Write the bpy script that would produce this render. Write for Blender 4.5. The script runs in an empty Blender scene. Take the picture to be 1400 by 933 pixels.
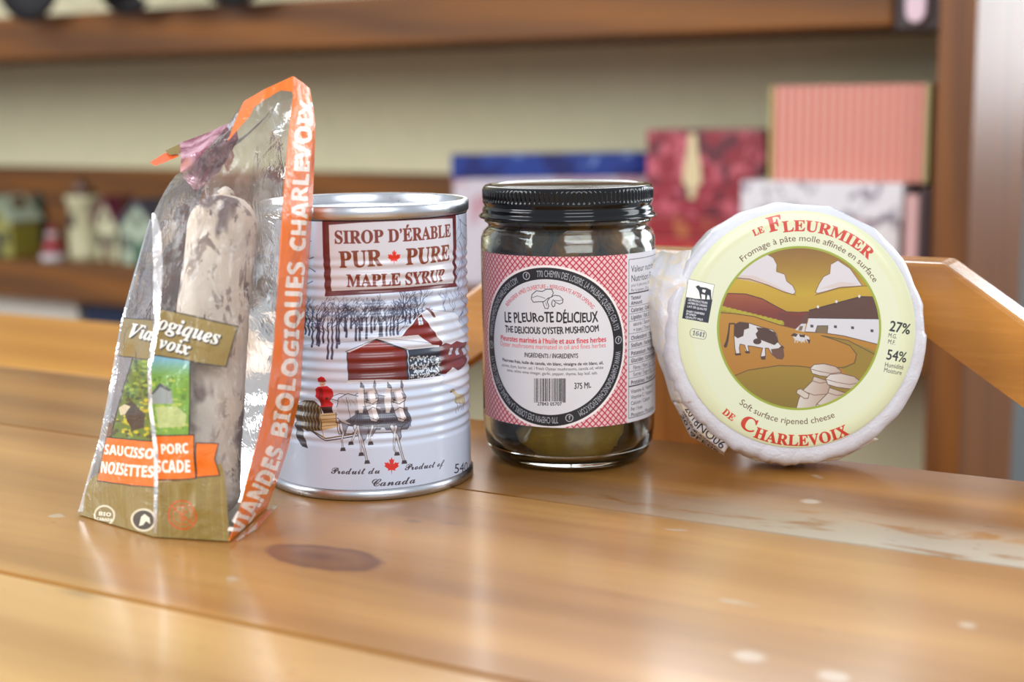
import bpy, bmesh, math, random
import numpy as np
from mathutils import Vector, Matrix, noise

# ------------------------------------------------------------------ camera, world, lights, exposure
TZ = 0.75                                   # height of the table top
FPX = 1944.0                                # 50 mm lens on a 36 mm sensor, 1400 px wide
TH = math.atan(326.5 / FPX); RO = math.radians(.7)
CAMP = np.array([0, 0, TZ + .1564])
FW = np.array([0, math.cos(TH), -math.sin(TH)])
_U0 = np.array([0, math.sin(TH), math.cos(TH)]); _X = np.array([1., 0, 0])
RT = math.cos(RO) * _X - math.sin(RO) * _U0
UP = math.sin(RO) * _X + math.cos(RO) * _U0
scene = bpy.context.scene
COL = scene.collection
cam = bpy.data.cameras.new('camera'); camo = bpy.data.objects.new('camera', cam); COL.objects.link(camo)
cam.lens = 36 * FPX / 1400; cam.sensor_width = 36; cam.clip_start = .01; cam.clip_end = 60
m = Matrix.Identity(4)
for i in range(3):
    m[i][0] = RT[i]; m[i][1] = UP[i]; m[i][2] = -FW[i]; m[i][3] = CAMP[i]
camo.matrix_world = m
cam.dof.use_dof = True; cam.dof.focus_distance = .578; cam.dof.aperture_fstop = 6.0; cam.dof.aperture_blades = 0
scene.camera = camo
scene.view_settings.view_transform = 'Standard'; scene.view_settings.look = 'None'
scene.view_settings.gamma = 1; scene.view_settings.exposure = 0.25
scene.cycles.transparent_max_bounces = 24
scene.cycles.caustics_reflective = False; scene.cycles.caustics_refractive = True

w = bpy.data.worlds.new('daylight'); scene.world = w; w.use_nodes = True
w.node_tree.nodes['Background'].inputs[0].default_value = (.86, .93, 1.0, 1)
w.node_tree.nodes['Background'].inputs[1].default_value = .62

def area(name, loc, target, sx, sy, power, col):
    L = bpy.data.lights.new(name, 'AREA'); L.shape = 'RECTANGLE'; L.size = sx; L.size_y = sy
    L.energy = power; L.color = col
    o = bpy.data.objects.new(name, L); COL.objects.link(o); o.location = loc
    o.rotation_euler = (Vector(target) - Vector(loc)).to_track_quat('-Z', 'Y').to_euler()
    return o
area('window_light_left', (-1.9, .1, 1.75), (.1, 1.15, .85), 1.1, 1.2, 34, (.93, .97, 1))
area('window_light_right', (2.3, .9, 1.6), (.25, .9, .85), .9, 1.3, 20, (.93, .97, 1))
area('window_light_front', (.5, -1.3, 1.9), (.1, .7, .85), 1.4, 1.0, 21, (.93, .97, 1))

# ------------------------------------------------------------------ from photograph pixels to places
def ray(x, y): return FW + (x - 700) / FPX * RT + (466.5 - y) / FPX * UP
def on_z(x, y, z=TZ):
    d = ray(x, y); return CAMP + d * ((z - CAMP[2]) / d[2])
def on_y(x, y, Y):
    d = ray(x, y); return CAMP + d * (Y / d[1])
def on_plane(x, y, p, n):
    d = ray(x, y); return CAMP + d * (np.dot(np.asarray(p) - CAMP, n) / np.dot(d, n))

# ------------------------------------------------------------------ scene helpers
def thing(name, label, cat, loc=(0, 0, 0), rot=(0, 0, 0), group=None, matrix=None):
    o = bpy.data.objects.new(name, None); COL.objects.link(o); o.empty_display_size = .02
    if matrix is not None: o.matrix_world = matrix
    else: o.location = loc; o.rotation_euler = rot
    o['label'] = label; o['category'] = cat
    if group: o['group'] = group
    return o
def tag(o, label, cat, group=None):
    o['label'] = label; o['category'] = cat
    if group: o['group'] = group
    return o
def link(name, me, mat, parent=None, smooth=False, matrix=None):
    o = bpy.data.objects.new(name, me); COL.objects.link(o)
    if mat is not None: me.materials.append(mat)
    if parent is not None: o.parent = parent
    if matrix is not None: o.matrix_local = matrix
    if smooth:
        for p in me.polygons: p.use_smooth = True
    return o
def from_bm(name, bm, mat, parent=None, smooth=False, matrix=None):
    me = bpy.data.meshes.new(name); bm.to_mesh(me); bm.free()
    return link(name, me, mat, parent, smooth, matrix)
def grid_mesh(name, P, mat, parent=None, closed=False, uv=None, smooth=True, flip=False):
    """P[i][j] -> point; closed in j. uv[i][j]"""
    P = np.asarray(P, float); ni, nj = P.shape[:2]
    me = bpy.data.meshes.new(name); F = []; UVS = []
    for i in range(ni - 1):
        for j in range(nj if closed else nj - 1):
            j2 = (j + 1) % nj
            q = [(i, j), (i, j2), (i + 1, j2), (i + 1, j)]
            if flip: q = q[::-1]
            F.append([a * nj + b for a, b in q])
            if uv is not None: UVS += [uv[a][b] for a, b in q]
    me.from_pydata(P.reshape(-1, 3).tolist(), [], F)
    if uv is not None:
        L = me.uv_layers.new(name='UVMap'); L.data.foreach_set('uv', np.array(UVS, float).ravel())
    return link(name, me, mat, parent, smooth)
def lathe(name, prof, mat, parent=None, seg=96, rfun=None, smooth=True):
    """prof: list of (r, z); closed surface of revolution about local z"""
    bm = bmesh.new(); rings = []
    for r, z in prof:
        if r < 1e-6: rings.append([bm.verts.new((0, 0, z))])
        else:
            rings.append([bm.verts.new(((rfun(r, z, a) if rfun else r) * math.cos(a), (rfun(r, z, a) if rfun else r) * math.sin(a), z))
                          for a in [2 * math.pi * k / seg for k in range(seg)]])
    for A, B in zip(rings, rings[1:]):
        for k in range(seg):
            k2 = (k + 1) % seg
            if len(A) == 1 and len(B) == 1: continue
            if len(A) == 1: bm.faces.new((A[0], B[k2], B[k]))
            elif len(B) == 1: bm.faces.new((A[k], A[k2], B[0]))
            else: bm.faces.new((A[k], A[k2], B[k2], B[k]))
    bmesh.ops.recalc_face_normals(bm, faces=bm.faces)
    return from_bm(name, bm, mat, parent, smooth)
def box_bm(bm, x0, x1, y0, y1, z0, z1, bev=0):
    r = bmesh.ops.create_cube(bm, size=1)['verts']
    bmesh.ops.scale(bm, vec=(x1 - x0, y1 - y0, z1 - z0), verts=r)
    bmesh.ops.translate(bm, vec=((x0 + x1) / 2, (y0 + y1) / 2, (z0 + z1) / 2), verts=r)
    if bev:
        es = {e for v in r for e in v.link_edges}
        bmesh.ops.bevel(bm, geom=list(es), offset=bev, segments=2, profile=.6, affect='EDGES')
def box(name, x0, x1, y0, y1, z0, z1, mat, parent=None, bev=0):
    bm = bmesh.new(); box_bm(bm, min(x0, x1), max(x0, x1), min(y0, y1), max(y0, y1), min(z0, z1), max(z0, z1), bev)
    return from_bm(name, bm, mat, parent)
def prism_bm(bm, poly, y0, y1, bev=0):
    """poly in (x,z), extruded along y"""
    A = [bm.verts.new((x, y0, z)) for x, z in poly]; B = [bm.verts.new((x, y1, z)) for x, z in poly]
    n = len(poly)
    fs = [bm.faces.new(A), bm.faces.new(B[::-1])]
    fs += [bm.faces.new((A[i], B[i], B[(i + 1) % n], A[(i + 1) % n])) for i in range(n)]
    if bev:
        es = {e for f in fs for e in f.edges}
        bmesh.ops.bevel(bm, geom=list(es), offset=bev, segments=2, profile=.6, affect='EDGES')
    bmesh.ops.recalc_face_normals(bm, faces=bm.faces)
def prism(name, poly, y0, y1, mat, parent=None, bev=0):
    bm = bmesh.new(); prism_bm(bm, poly, y0, y1, bev); return from_bm(name, bm, mat, parent)

# ------------------------------------------------------------------ materials
def lin(c):
    c = [v / 255 for v in c]
    return tuple(v / 12.92 if v <= .04045 else ((v + .055) / 1.055) ** 2.4 for v in c) + (1,)
class NT:
    def __init__(s, name):
        s.m = bpy.data.materials.new(name); s.m.use_nodes = True; s.t = s.m.node_tree
        s.b = s.t.nodes['Principled BSDF']; s.out = s.t.nodes['Material Output']
    def n(s, typ, **kw):
        o = s.t.nodes.new(typ)
        for k, v in kw.items():
            if k.startswith('i_'):
                key = k[2:].replace('_', ' '); key = int(key) if key.isdigit() else key
                s.set(o.inputs[key], v)
            else: setattr(o, k, v)
        return o
    def set(s, inp, v):
        if isinstance(v, bpy.types.NodeSocket): s.t.links.new(v, inp)
        else: inp.default_value = v
    def P(s, **kw):
        for k, v in kw.items(): s.set(s.b.inputs[k.replace('_', ' ')], v)
        return s
    def math(s, op, a, b=None, clamp=False):
        o = s.n('ShaderNodeMath', operation=op, use_clamp=clamp); s.set(o.inputs[0], a)
        if b is not None: s.set(o.inputs[1], b)
        return o.outputs[0]
    def mix(s, f, a, b, mode='MIX'):
        o = s.n('ShaderNodeMix', data_type='RGBA', blend_type=mode, clamp_factor=True)
        s.set(o.inputs[0], f); s.set(o.inputs[6], a); s.set(o.inputs[7], b); return o.outputs[2]
    def coord(s, scale=(1, 1, 1), loc=(0, 0, 0), rot=(0, 0, 0), src='Object'):
        c = s.n('ShaderNodeTexCoord').outputs[src]; mp = s.n('ShaderNodeMapping'); s.t.links.new(c, mp.inputs[0])
        mp.inputs['Scale'].default_value = scale; mp.inputs['Location'].default_value = loc; mp.inputs['Rotation'].default_value = rot
        return mp.outputs[0]
    def noise(s, vec, scale, detail=3, rough=.5, dist=0):
        o = s.n('ShaderNodeTexNoise'); s.t.links.new(vec, o.inputs['Vector'])
        o.inputs['Scale'].default_value = scale; o.inputs['Detail'].default_value = detail
        o.inputs['Roughness'].default_value = rough; o.inputs['Distortion'].default_value = dist
        return o.outputs['Fac']
    def ramp(s, f, stops, interp='LINEAR'):
        o = s.n('ShaderNodeValToRGB'); o.color_ramp.interpolation = interp; s.set(o.inputs[0], f)
        e = o.color_ramp.elements
        while len(e) < len(stops): e.new(.5)
        for el, (p, c) in zip(e, stops):
            el.position = p; el.color = c if len(c) == 4 else tuple(c) + (1,)
        return o.outputs[0]
    def bump(s, h, strength=.3, dist=.001):
        o = s.n('ShaderNodeBump'); s.set(o.inputs['Height'], h); o.inputs['Strength'].default_value = strength
        o.inputs['Distance'].default_value = dist; return o.outputs[0]
def g(v): return (v, v, v, 1)
def plain(name, rgb, rough=.5, metal=0, coat=0, var=.06, scale=30, bump=0, **kw):
    s = NT(name); c = lin(rgb); n = s.noise(s.coord(), scale, 3)
    col = s.mix(n, tuple(v * (1 - var) for v in c[:3]) + (1,), tuple(min(1, v * (1 + var)) for v in c[:3]) + (1,))
    s.P(Base_Color=col, Roughness=rough, Metallic=metal, Coat_Weight=coat, **kw)
    if bump: s.P(Normal=s.bump(n, bump, .001))
    return s.m
def wood(name, light, dark, axis='X', scale=1.0, rough=.35, coat=.3, extra=None, bump=.12, crough=.12):
    s = NT(name)
    st = {'X': (1.2, 14, 14), 'Y': (14, 1.2, 14), 'Z': (14, 14, 1.2)}[axis]
    v = s.coord(tuple(a * scale for a in st)); v2 = s.coord(tuple(a * scale * (1 if a < 5 else 1.6) for a in st), loc=(3, 1, 7))
    broad = s.noise(v, 1.6, 3, .55, .6); fine = s.noise(v2, 9, 5, .65, .3)
    wv = s.n('ShaderNodeTexWave', wave_type='BANDS', bands_direction='DIAGONAL'); s.t.links.new(v, wv.inputs['Vector'])
    wv.inputs['Scale'].default_value = .9; wv.inputs['Distortion'].default_value = 5; wv.inputs['Detail'].default_value = 3; wv.inputs['Detail Scale'].default_value = 1.2
    f = s.math('ADD', s.math('MULTIPLY', broad, .5), s.math('ADD', s.math('MULTIPLY', fine, .3), s.math('MULTIPLY', wv.outputs['Fac'], .2)))
    L, D = lin(light), lin(dark)
    mid = tuple((a + b) / 2 for a, b in zip(L, D))
    col = s.ramp(f, [(.28, D), (.5, mid), (.72, L)])
    r = s.math('ADD', s.math('MULTIPLY', fine, .15), rough - .07)
    if extra: col, r = extra(s, col, r)
    s.P(Base_Color=col, Roughness=r, Coat_Weight=coat, Coat_Roughness=crough, Normal=s.bump(fine, bump, .0006))
    return s.m

# ------------------------------------------------------------------ printed artwork: vector shapes rasterised into an image made here
GL = {}
_tc = bpy.data.curves.new('glyph', 'FONT'); _to = bpy.data.objects.new('glyph', _tc); COL.objects.link(_to); _tc.resolution_u = 4
def _tris(s):
    _tc.body = s
    dg = bpy.context.evaluated_depsgraph_get(); dg.update()
    me = bpy.data.meshes.new_from_object(_to.evaluated_get(dg)); me.calc_loop_triangles()
    if not me.vertices: bpy.data.meshes.remove(me); return np.zeros((0, 3, 2))
    v = np.array([q.co[:2] for q in me.vertices]); t = np.array([q.vertices[:] for q in me.loop_triangles])
    bpy.data.meshes.remove(me); return v[t]
def prepare(chars):
    """all glyphs in one evaluation: one glyph to a line between bars, lines far apart"""
    _tc.space_line = 8.0
    T = _tris('\n'.join(['|' + c for c in chars] + ['|' + c + '|' for c in chars] + ['||']))
    idx = np.rint(-(T[..., 1].mean(1) - .25) / 8.0).astype(int); n = len(chars)
    order = np.argsort(idx, kind='stable'); cut = np.searchsorted(idx[order], np.arange(2 * n + 2))
    row = lambda k: T[order[cut[k]:cut[k + 1]]] + [0, k * 8.0]
    b = row(2 * n); mid = (b[..., 0].max() + b[..., 0].min()) / 2
    b1 = b[b[..., 0].max(1) < mid][..., 0].max(); adv = b[..., 0].max() - b1      # the bar's own right edge and step
    for k, c in enumerate(chars):
        t = row(k); GL[c] = (t[t[..., 0].max(1) > b1 + 1e-4] - [adv, 0], row(n + k)[..., 0].max() - b1 - adv)
def glyph(c):
    return GL[c]
def sty(c, st):
    if st == 'sans': return c
    up, lo, di = {'serif': (0x1D400, 0x1D41A, 0x1D7CE), 'bold': (0x1D5D4, 0x1D5EE, 0x1D7EC), 'script': (0x1D4D0, 0x1D4EA, None), 'ital': (0x1D468, 0x1D482, None)}[st]
    if 'A' <= c <= 'Z': return chr(up + ord(c) - 65)
    if 'a' <= c <= 'z': return chr(lo + ord(c) - 97)
    if '0' <= c <= '9' and di: return chr(di + ord(c) - 48)
    return c
ACC = {'É': 'E', 'é': 'e', 'à': 'a', 'â': 'a'}
def layout(s, st='sans', jit=0, caps=False, space=0, seed=1):
    """triangles in em units, baseline at 0, and total width"""
    rn = random.Random(seed); x = 0; out = []
    for c in s:
        base = ACC.get(c, c) if st != 'sans' else c
        k = 1.0
        if caps and c.islower(): base = base.upper(); k = .78
        T, adv = glyph(sty(base, st))
        T = T * k; adv = adv * k
        if len(T):
            if c in ACC and st != 'sans':
                w = T[..., 0].max(); t = T[..., 1].max(); m0 = w * .5
                d = -1 if c == 'à' else 1
                q = np.array([[m0 - .06 * d, t + .05], [m0 + .02 * d, t + .05], [m0 + .14 * d, t + .2], [m0 - .0 * d, t + .2]])
                if c == 'â': q = np.array([[m0 - .16, t + .04], [m0, t + .12], [m0 + .16, t + .04], [m0, t + .22]])
                T = np.concatenate([T, [q[[0, 1, 2]], q[[0, 2, 3]]]])
            if jit:
                a = rn.uniform(-jit, jit); ca, sa = math.cos(a), math.sin(a); sc = 1 + rn.uniform(-jit, jit)
                ctr = np.array([adv / 2, .35]); Q = (T - ctr) * [1, sc]
                T = Q @ np.array([[ca, sa], [-sa, ca]]) + ctr + [0, rn.uniform(-jit, jit) * .25]
            out.append(T + [x, 0])
        x += adv + space
    return (np.concatenate(out) if out else np.zeros((0, 3, 2))), x - space

_all = []
for _s, _c in (('sans', ''.join(chr(i) for i in range(32, 123)) + 'éàâÉÈ’–'), ('serif', 'ABCDEFGHIJKLMNOPQRSTUVWXYZ0123456789'),
               ('bold', 'ABCDEFGHIJKLMNOPQRSTUVWXYZabcdefghijklmnopqrstuvwxyz0123456789'), ('ital', 'Viaogquesvoix'), ('script', 'ProduitdctfCan')):
    _all += [sty(_ch, _s) for _ch in _c if sty(_ch, _s) not in _all]
prepare(_all)                                                # made while the scene is still empty

class Canvas:
    def __init__(s, w, h, tf=None, k=1.0, bg=(255, 255, 255), a=1.0):
        s.w, s.h = int(w), int(h); s.a = np.zeros((s.h, s.w, 4), np.float32)
        s.a[..., :3] = np.array(bg) / 255; s.a[..., 3] = a; s.tf = tf or (lambda p: p); s.k = k
    def T(s, pts, closed=True, n=3):
        pts = np.asarray(pts, float)
        nx = np.roll(pts, -1, 0) if closed else pts[1:]
        st = pts if closed else pts[:-1]
        q = np.concatenate([st + (nx - st) * t for t in np.linspace(0, 1, n, endpoint=False)], 1).reshape(-1, 2)
        if not closed: q = np.concatenate([q, pts[-1:]])
        return np.array([s.tf(p) for p in q], float)
    def cover(s, polys):
        E = []
        for p in polys:
            p = np.asarray(p, float); nx = np.roll(p, -1, 0)
            ar = (p[:, 0] * nx[:, 1] - nx[:, 0] * p[:, 1]).sum()
            if abs(ar) < 1e-9: continue
            if ar < 0: p = p[::-1]; nx = np.roll(p, -1, 0)
            E.append(np.concatenate([p, nx], 1))
        if not E: return None
        E = np.concatenate(E)
        x0 = max(0, int(E[:, [0, 2]].min()) - 1); x1 = min(s.w, int(E[:, [0, 2]].max()) + 3)
        y0 = max(0, int(E[:, [1, 3]].min()) - 1); y1 = min(s.h, int(E[:, [1, 3]].max()) + 2)
        if x1 <= x0 or y1 <= y0: return None
        SS = 4; sg = np.sign(E[:, 3] - E[:, 1]); lo = np.minimum(E[:, 1], E[:, 3]); hi = np.maximum(E[:, 1], E[:, 3])
        k0 = np.ceil((np.maximum(lo, y0) - y0) * SS - .5).astype(int); k1 = np.ceil((np.minimum(hi, y1) - y0) * SS - .5).astype(int)
        cnt = np.maximum(k1 - k0, 0); idx = np.repeat(np.arange(len(E)), cnt)
        if not len(idx): return None
        k = np.arange(len(idx)) - np.repeat(np.cumsum(cnt) - cnt, cnt) + k0[idx]
        yy = (k + .5) / SS + y0; e = E[idx]
        xx = np.clip(e[:, 0] + (yy - e[:, 1]) * (e[:, 2] - e[:, 0]) / (e[:, 3] - e[:, 1]) - x0, 0, x1 - x0 - 1.001)
        W, H = x1 - x0, y1 - y0; xi = xx.astype(int); fr = xx - xi; rr = k // SS; sv = -sg[idx] / SS
        ok = (rr >= 0) & (rr < H); base = rr[ok] * W + xi[ok]
        acc = np.bincount(base, sv[ok] * (1 - fr[ok]), W * H) + np.bincount(base + 1, sv[ok] * fr[ok], W * H + 1)[:W * H]
        cov = np.clip(np.abs(np.cumsum(acc.reshape(H, W), 1)), 0, 1)
        return x0, x1, y0, y1, cov
    def raw(s, polys, col, a=1.0, grad=None, out_a=None):
        r = s.cover(polys)
        if r is None: return
        x0, x1, y0, y1, cov = r; A = s.a[y0:y1, x0:x1]
        c = np.array(col, float) / 255
        if grad is not None:                       # (px0, col0, px1, col1) straight in canvas pixels
            p0, c0, p1, c1 = grad; d = np.subtract(p1, p0)
            X, Y = np.meshgrid(np.arange(x0, x1), np.arange(y0, y1))
            t = np.clip(((X - p0[0]) * d[0] + (Y - p0[1]) * d[1]) / (d @ d), 0, 1)[..., None]
            c = (np.array(c0) * (1 - t) + np.array(c1) * t) / 255
        cv = (cov * a)[..., None]; oa = A[..., 3:4].copy()
        na = oa + (1 - oa) * cv
        A[..., :3] = (c * cv + A[..., :3] * oa * (1 - cv)) / np.maximum(na, 1e-4)
        A[..., 3:4] = na
    def fill(s, poly, col, a=1.0, n=3, grad=None):
        if grad: grad = (s.tf(grad[0]), grad[1], s.tf(grad[2]), grad[3])
        s.raw([s.T(poly, True, n)], col, a, grad)
    def strokes_raw(s, lines, w, col, a=1.0):
        out = []
        for L in lines:
            L = np.asarray(L, float); ws = np.broadcast_to(np.asarray(w, float), (len(L),)) if np.ndim(w) else np.full(len(L), float(w))
            for i in range(len(L) - 1):
                d = L[i + 1] - L[i]; ln = np.hypot(*d)
                if ln < 1e-6: continue
                nn = np.array([-d[1], d[0]]) / ln / 2
                out.append([L[i] + nn * ws[i], L[i] - nn * ws[i], L[i + 1] - nn * ws[i + 1], L[i + 1] + nn * ws[i + 1]])
            for i in range(len(L)):
                if ws[i] > 1.6: out.append(L[i] + ws[i] / 2 * np.array([[math.cos(t), math.sin(t)] for t in np.arange(0, 6.2, .785)]))
        s.raw(out, col, a)
    def stroke(s, pts, w, col, a=1.0, closed=False, n=3):
        pts = list(pts) + ([pts[0]] if closed else [])
        q = s.T(pts, False, n)
        ww = np.interp(np.linspace(0, 1, len(q)), np.linspace(0, 1, len(pts)), w) * s.k if np.ndim(w) else w * s.k
        s.strokes_raw([q], ww, col, a)
    def ell(s, cx, cy, rx, ry, col, a=1.0, rot=0, outline=None):
        t = np.linspace(0, 2 * math.pi, 40, endpoint=False)
        P = np.stack([rx * np.cos(t), ry * np.sin(t)], 1); c, sn = math.cos(rot), math.sin(rot)
        P = P @ np.array([[c, sn], [-sn, c]]) + [cx, cy]
        if col: s.fill(P, col, a, 1)
        if outline: s.stroke(P, outline[0], outline[1], closed=True, n=1)
    def text(s, txt, p0, p1, cap, col, st='sans', fat=0, a=1.0, author=True, **kw):
        """baseline p0 -> p1 in author space, cap height in author px; fitted to the width"""
        if author: A = np.array(s.tf(p0), float); B = np.array(s.tf(p1), float); h = cap * s.k
        else: A = np.array(p0, float); B = np.array(p1, float); h = cap
        T, wd = layout(txt, st, **kw)
        if not len(T): return
        ex = (B - A) / wd; ey = np.array([-(B - A)[1], (B - A)[0]]) / np.hypot(*(B - A)) * h / .7
        Q = A + T[..., :1] * ex + T[..., 1:] * ey
        s.raw(Q, col, a)
        if fat: s.fatten(Q, fat, col, a)
    def fatten(s, Q, fat, col, a=1.0):
        for dx, dy in ((fat, 0), (-fat, 0), (0, fat), (0, -fat)): s.raw(Q + [dx, dy], col, a)
    def path_text(s, txt, fn, length, cap, col, st='sans', fat=0, **kw):
        """fn(t in length units, height) -> canvas px"""
        T, wd = layout(txt, st, **kw); k = length / wd; kk = cap / .7
        Q = np.array([fn(p[0] * k, p[1] * kk) for p in T.reshape(-1, 2)]).reshape(T.shape)
        s.raw(Q, col)
        if fat: s.fatten(Q, fat, col)
    def image(s, name):
        im = bpy.data.images.new(name, s.w, s.h, alpha=True)
        im.pixels.foreach_set(np.clip(s.a, 0, 1).ravel()); im.update(); im.pack()
        return im
def tex(s, im, vec=None):
    o = s.n('ShaderNodeTexImage'); o.image = im; o.extension = 'EXTEND'
    if vec is not None: s.t.links.new(vec, o.inputs[0])
    return o

# ================================================================== THE ROOM AND THE SHELF UNIT BEHIND
M = {}
M['shelf_wood'] = wood('shelf_wood', (142, 84, 12), (72, 38, 5), 'X', 1.0, .6, .0)
M['post_wood'] = wood('post_wood', (138, 80, 18), (84, 44, 10), 'Z', 1.0, .42, .0)
M['dark_bracket'] = plain('dark_bracket', (52, 34, 30), .5)
M['wall_paint'] = plain('wall_paint', (222, 213, 176), .8, bump=.1)
M['floor_wood'] = wood('floor_wood', (120, 84, 56), (70, 44, 28), 'X', .5, .5, .1)
M['far_paint'] = plain('far_paint', (150, 160, 168), .8)

SA = math.radians(31.0)                                   # shelf unit turned against the picture plane
es = np.array([-math.cos(SA), math.sin(SA), 0]); ns = np.array([math.sin(SA), math.cos(SA), 0])
SP = on_y(0, 355, 1.98)                                   # front top edge of the lower shelf at the left of the frame
Zlow = SP[2]
SR = on_plane(1275, 300, SP, ns)                          # where the end panel starts
S0 = np.array([SR[0], SR[1], 0])                          # origin of the unit: its front corner at the end panel
RS = Matrix(((es[0], ns[0], 0, S0[0]), (es[1], ns[1], 0, S0[1]), (0, 0, 1, 0), (0, 0, 0, 1)))
# local frame of the unit: x = along the shelf to the left, y = to the back, z = up (left handed, so flip x)
RS = Matrix(((-es[0], ns[0], 0, S0[0]), (-es[1], ns[1], 0, S0[1]), (0, 0, 1, 0), (0, 0, 0, 1)))
RSi = RS.inverted()
def sloc(x, y, back=0.0):
    """photograph pixel -> point of the unit's frame on the plane 'back' behind the front"""
    return RSi @ Vector(on_plane(x, y, S0 + ns * back, ns))
Zup = sloc(0, 82)[2]
DEP = .24; LEN = 2.6; TK = .056
unit = thing('wooden_shelf_unit', 'large varnished wooden shelf unit with thick boards filling the background', 'shelf', matrix=RS)
xl = sloc(1220, 20)[0]
box('upper_shelf', -LEN, -.001, .03, DEP, Zup + .002, Zup + TK - .004, M['shelf_wood'], unit, .002)
box('shelf_lip', -LEN, xl, 0, .029, Zup, Zup + TK, M['shelf_wood'], unit, .004)
box('lower_shelf', -LEN, -.001, 0, DEP, Zlow - .052, Zlow, M['shelf_wood'], unit, .004)
box('bottom_shelf', -LEN, -.001, 0, DEP, Zlow - .34, Zlow - .295, M['shelf_wood'], unit, .004)
box('kick_board', -LEN, -.001, .03, .05, .0, Zlow - .341, M['shelf_wood'], unit)
bt = sloc(500, 237, DEP - .03)[2]
box('back_rail', -LEN, -.001, DEP - .03, DEP - .004, Zlow + .0005, bt, M['shelf_wood'], unit, .002)
wd = sloc(1326, 300)[0]
box('end_panel', .0, wd, -.004, DEP - .002, .0, Zup + .16, M['post_wood'], unit, .003)
box('left_panel', -LEN - .036, -LEN - .001, -.004, DEP - .002, .0, Zup + .16, M['post_wood'], unit, .003)
box('corner_bracket', xl + .0012, -.0012, .004, .029, Zup - .004, Zup + TK, M['dark_bracket'], unit, .002)
# pale rounded tag on the bracket
bm = bmesh.new(); a = sloc(1240, 28); b = sloc(1266, 28); zc = sloc(1253, 31)[2]
r = (b[0] - a[0]) / 2; cx = (a[0] + b[0]) / 2
poly = [(cx - r, zc + .07), (cx - r, zc + r)] + [(cx - r * math.cos(t), zc + r - r * math.sin(t)) for t in np.linspace(.2, math.pi - .2, 8)] + [(cx + r, zc + r), (cx + r, zc + .07)]
prism_bm(bm, poly, -.006, .003, .001)
tagp = from_bm('price_tag', bm, plain('pale_tag', (222, 190, 200), .4), unit); tagp['label'] = 'pale pink rounded tag at the shelf end'

def struct(o): o['kind'] = 'structure'; return o
wall = struct(box('wall_back', -3.4, -.002, DEP, DEP + .08, 0, 2.6, M['wall_paint'])); wall.matrix_world = RS
farw = struct(box('wall_far', -.6, 3.4, DEP + 1.7, DEP + 1.78, 0, 2.6, M['far_paint'])); farw.matrix_world = RS
fl = struct(box('floor', -3.6, 3.4, -2.6, DEP + 1.9, -.04, -.001, M['floor_wood'])); fl.matrix_world = RS

win = struct(box('window_1', .25, 1.25, DEP + 1.66, DEP + 1.698, .85, 2.15, plain('window_frame_white', (226, 226, 222), .4))); win.matrix_world = RS
pane_m = NT('bright_sky_pane'); pane_m.P(Base_Color=(0, 0, 0, 1), Emission_Color=(.88, .94, 1, 1), Emission_Strength=6.5, Roughness=.1)
for i in range(2):
    for j in range(2):
        pn = box('pane', .29 + i * .475, .735 + i * .475, DEP + 1.652, DEP + 1.6595, .89 + j * .625, 1.485 + j * .625, pane_m.m, win)
win2 = struct(box('added_glare_window', -1.0, -.04, DEP - .03, DEP - .001, 1.2, 2.1, win.data.materials[0])); win2.matrix_world = RS  # unseen window added above the shelf to throw glare onto the table
pane2 = NT('added_glare_pane'); pane2.P(Base_Color=(0, 0, 0, 1), Emission_Color=(.95, .97, 1, 1), Emission_Strength=5.0, Roughness=.1)
for i in range(2): box('pane', -.96 + i * .455, -.535 + i * .455, DEP - .038, DEP - .0305, 1.24, 2.06, pane2.m, win2)
def world_of(p): return RS @ Vector(p)
def on_shelf(name, label, cat, x, y, z, group=None, turn=0):
    return thing(name, label, cat, matrix=RS @ Matrix.Translation((x, y, z)) @ Matrix.Rotation(turn, 4, 'Z'), group=group)

# boxes standing on the lower shelf -------------------------------------------------
def stripes(name, ca, cb, n_per_m, rough=.4):
    s = NT(name); v = s.n('ShaderNodeSeparateXYZ'); s.t.links.new(s.coord(), v.inputs[0])
    ph = s.math('FRACT', s.math('MULTIPLY', v.outputs[0], n_per_m))
    f = s.math('GREATER_THAN', ph, .5)
    s.P(Base_Color=s.mix(f, lin(ca), lin(cb)), Roughness=rough); return s.m
def floral(name, base, spot, scale=60, th=.56, base2=None, rough=.4):
    s = NT(name); n = s.noise(s.coord(), scale, 2, .5, .8); f = s.ramp(n, [(th - .03, g(0)), (th + .03, g(1))])
    col = s.mix(f, lin(base), lin(spot))
    if base2: col = s.mix(s.ramp(s.noise(s.coord(loc=(5, 2, 1)), scale * .6, 1), [(.52, g(0)), (.58, g(1))]), col, lin(base2))
    s.P(Base_Color=col, Roughness=rough); return s.m
def span(x0, x1, ytop, back):
    A = sloc(x0, ytop, back); B = sloc(x1, ytop, back); return A[0], B[0], (A[2] + B[2]) / 2

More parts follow.
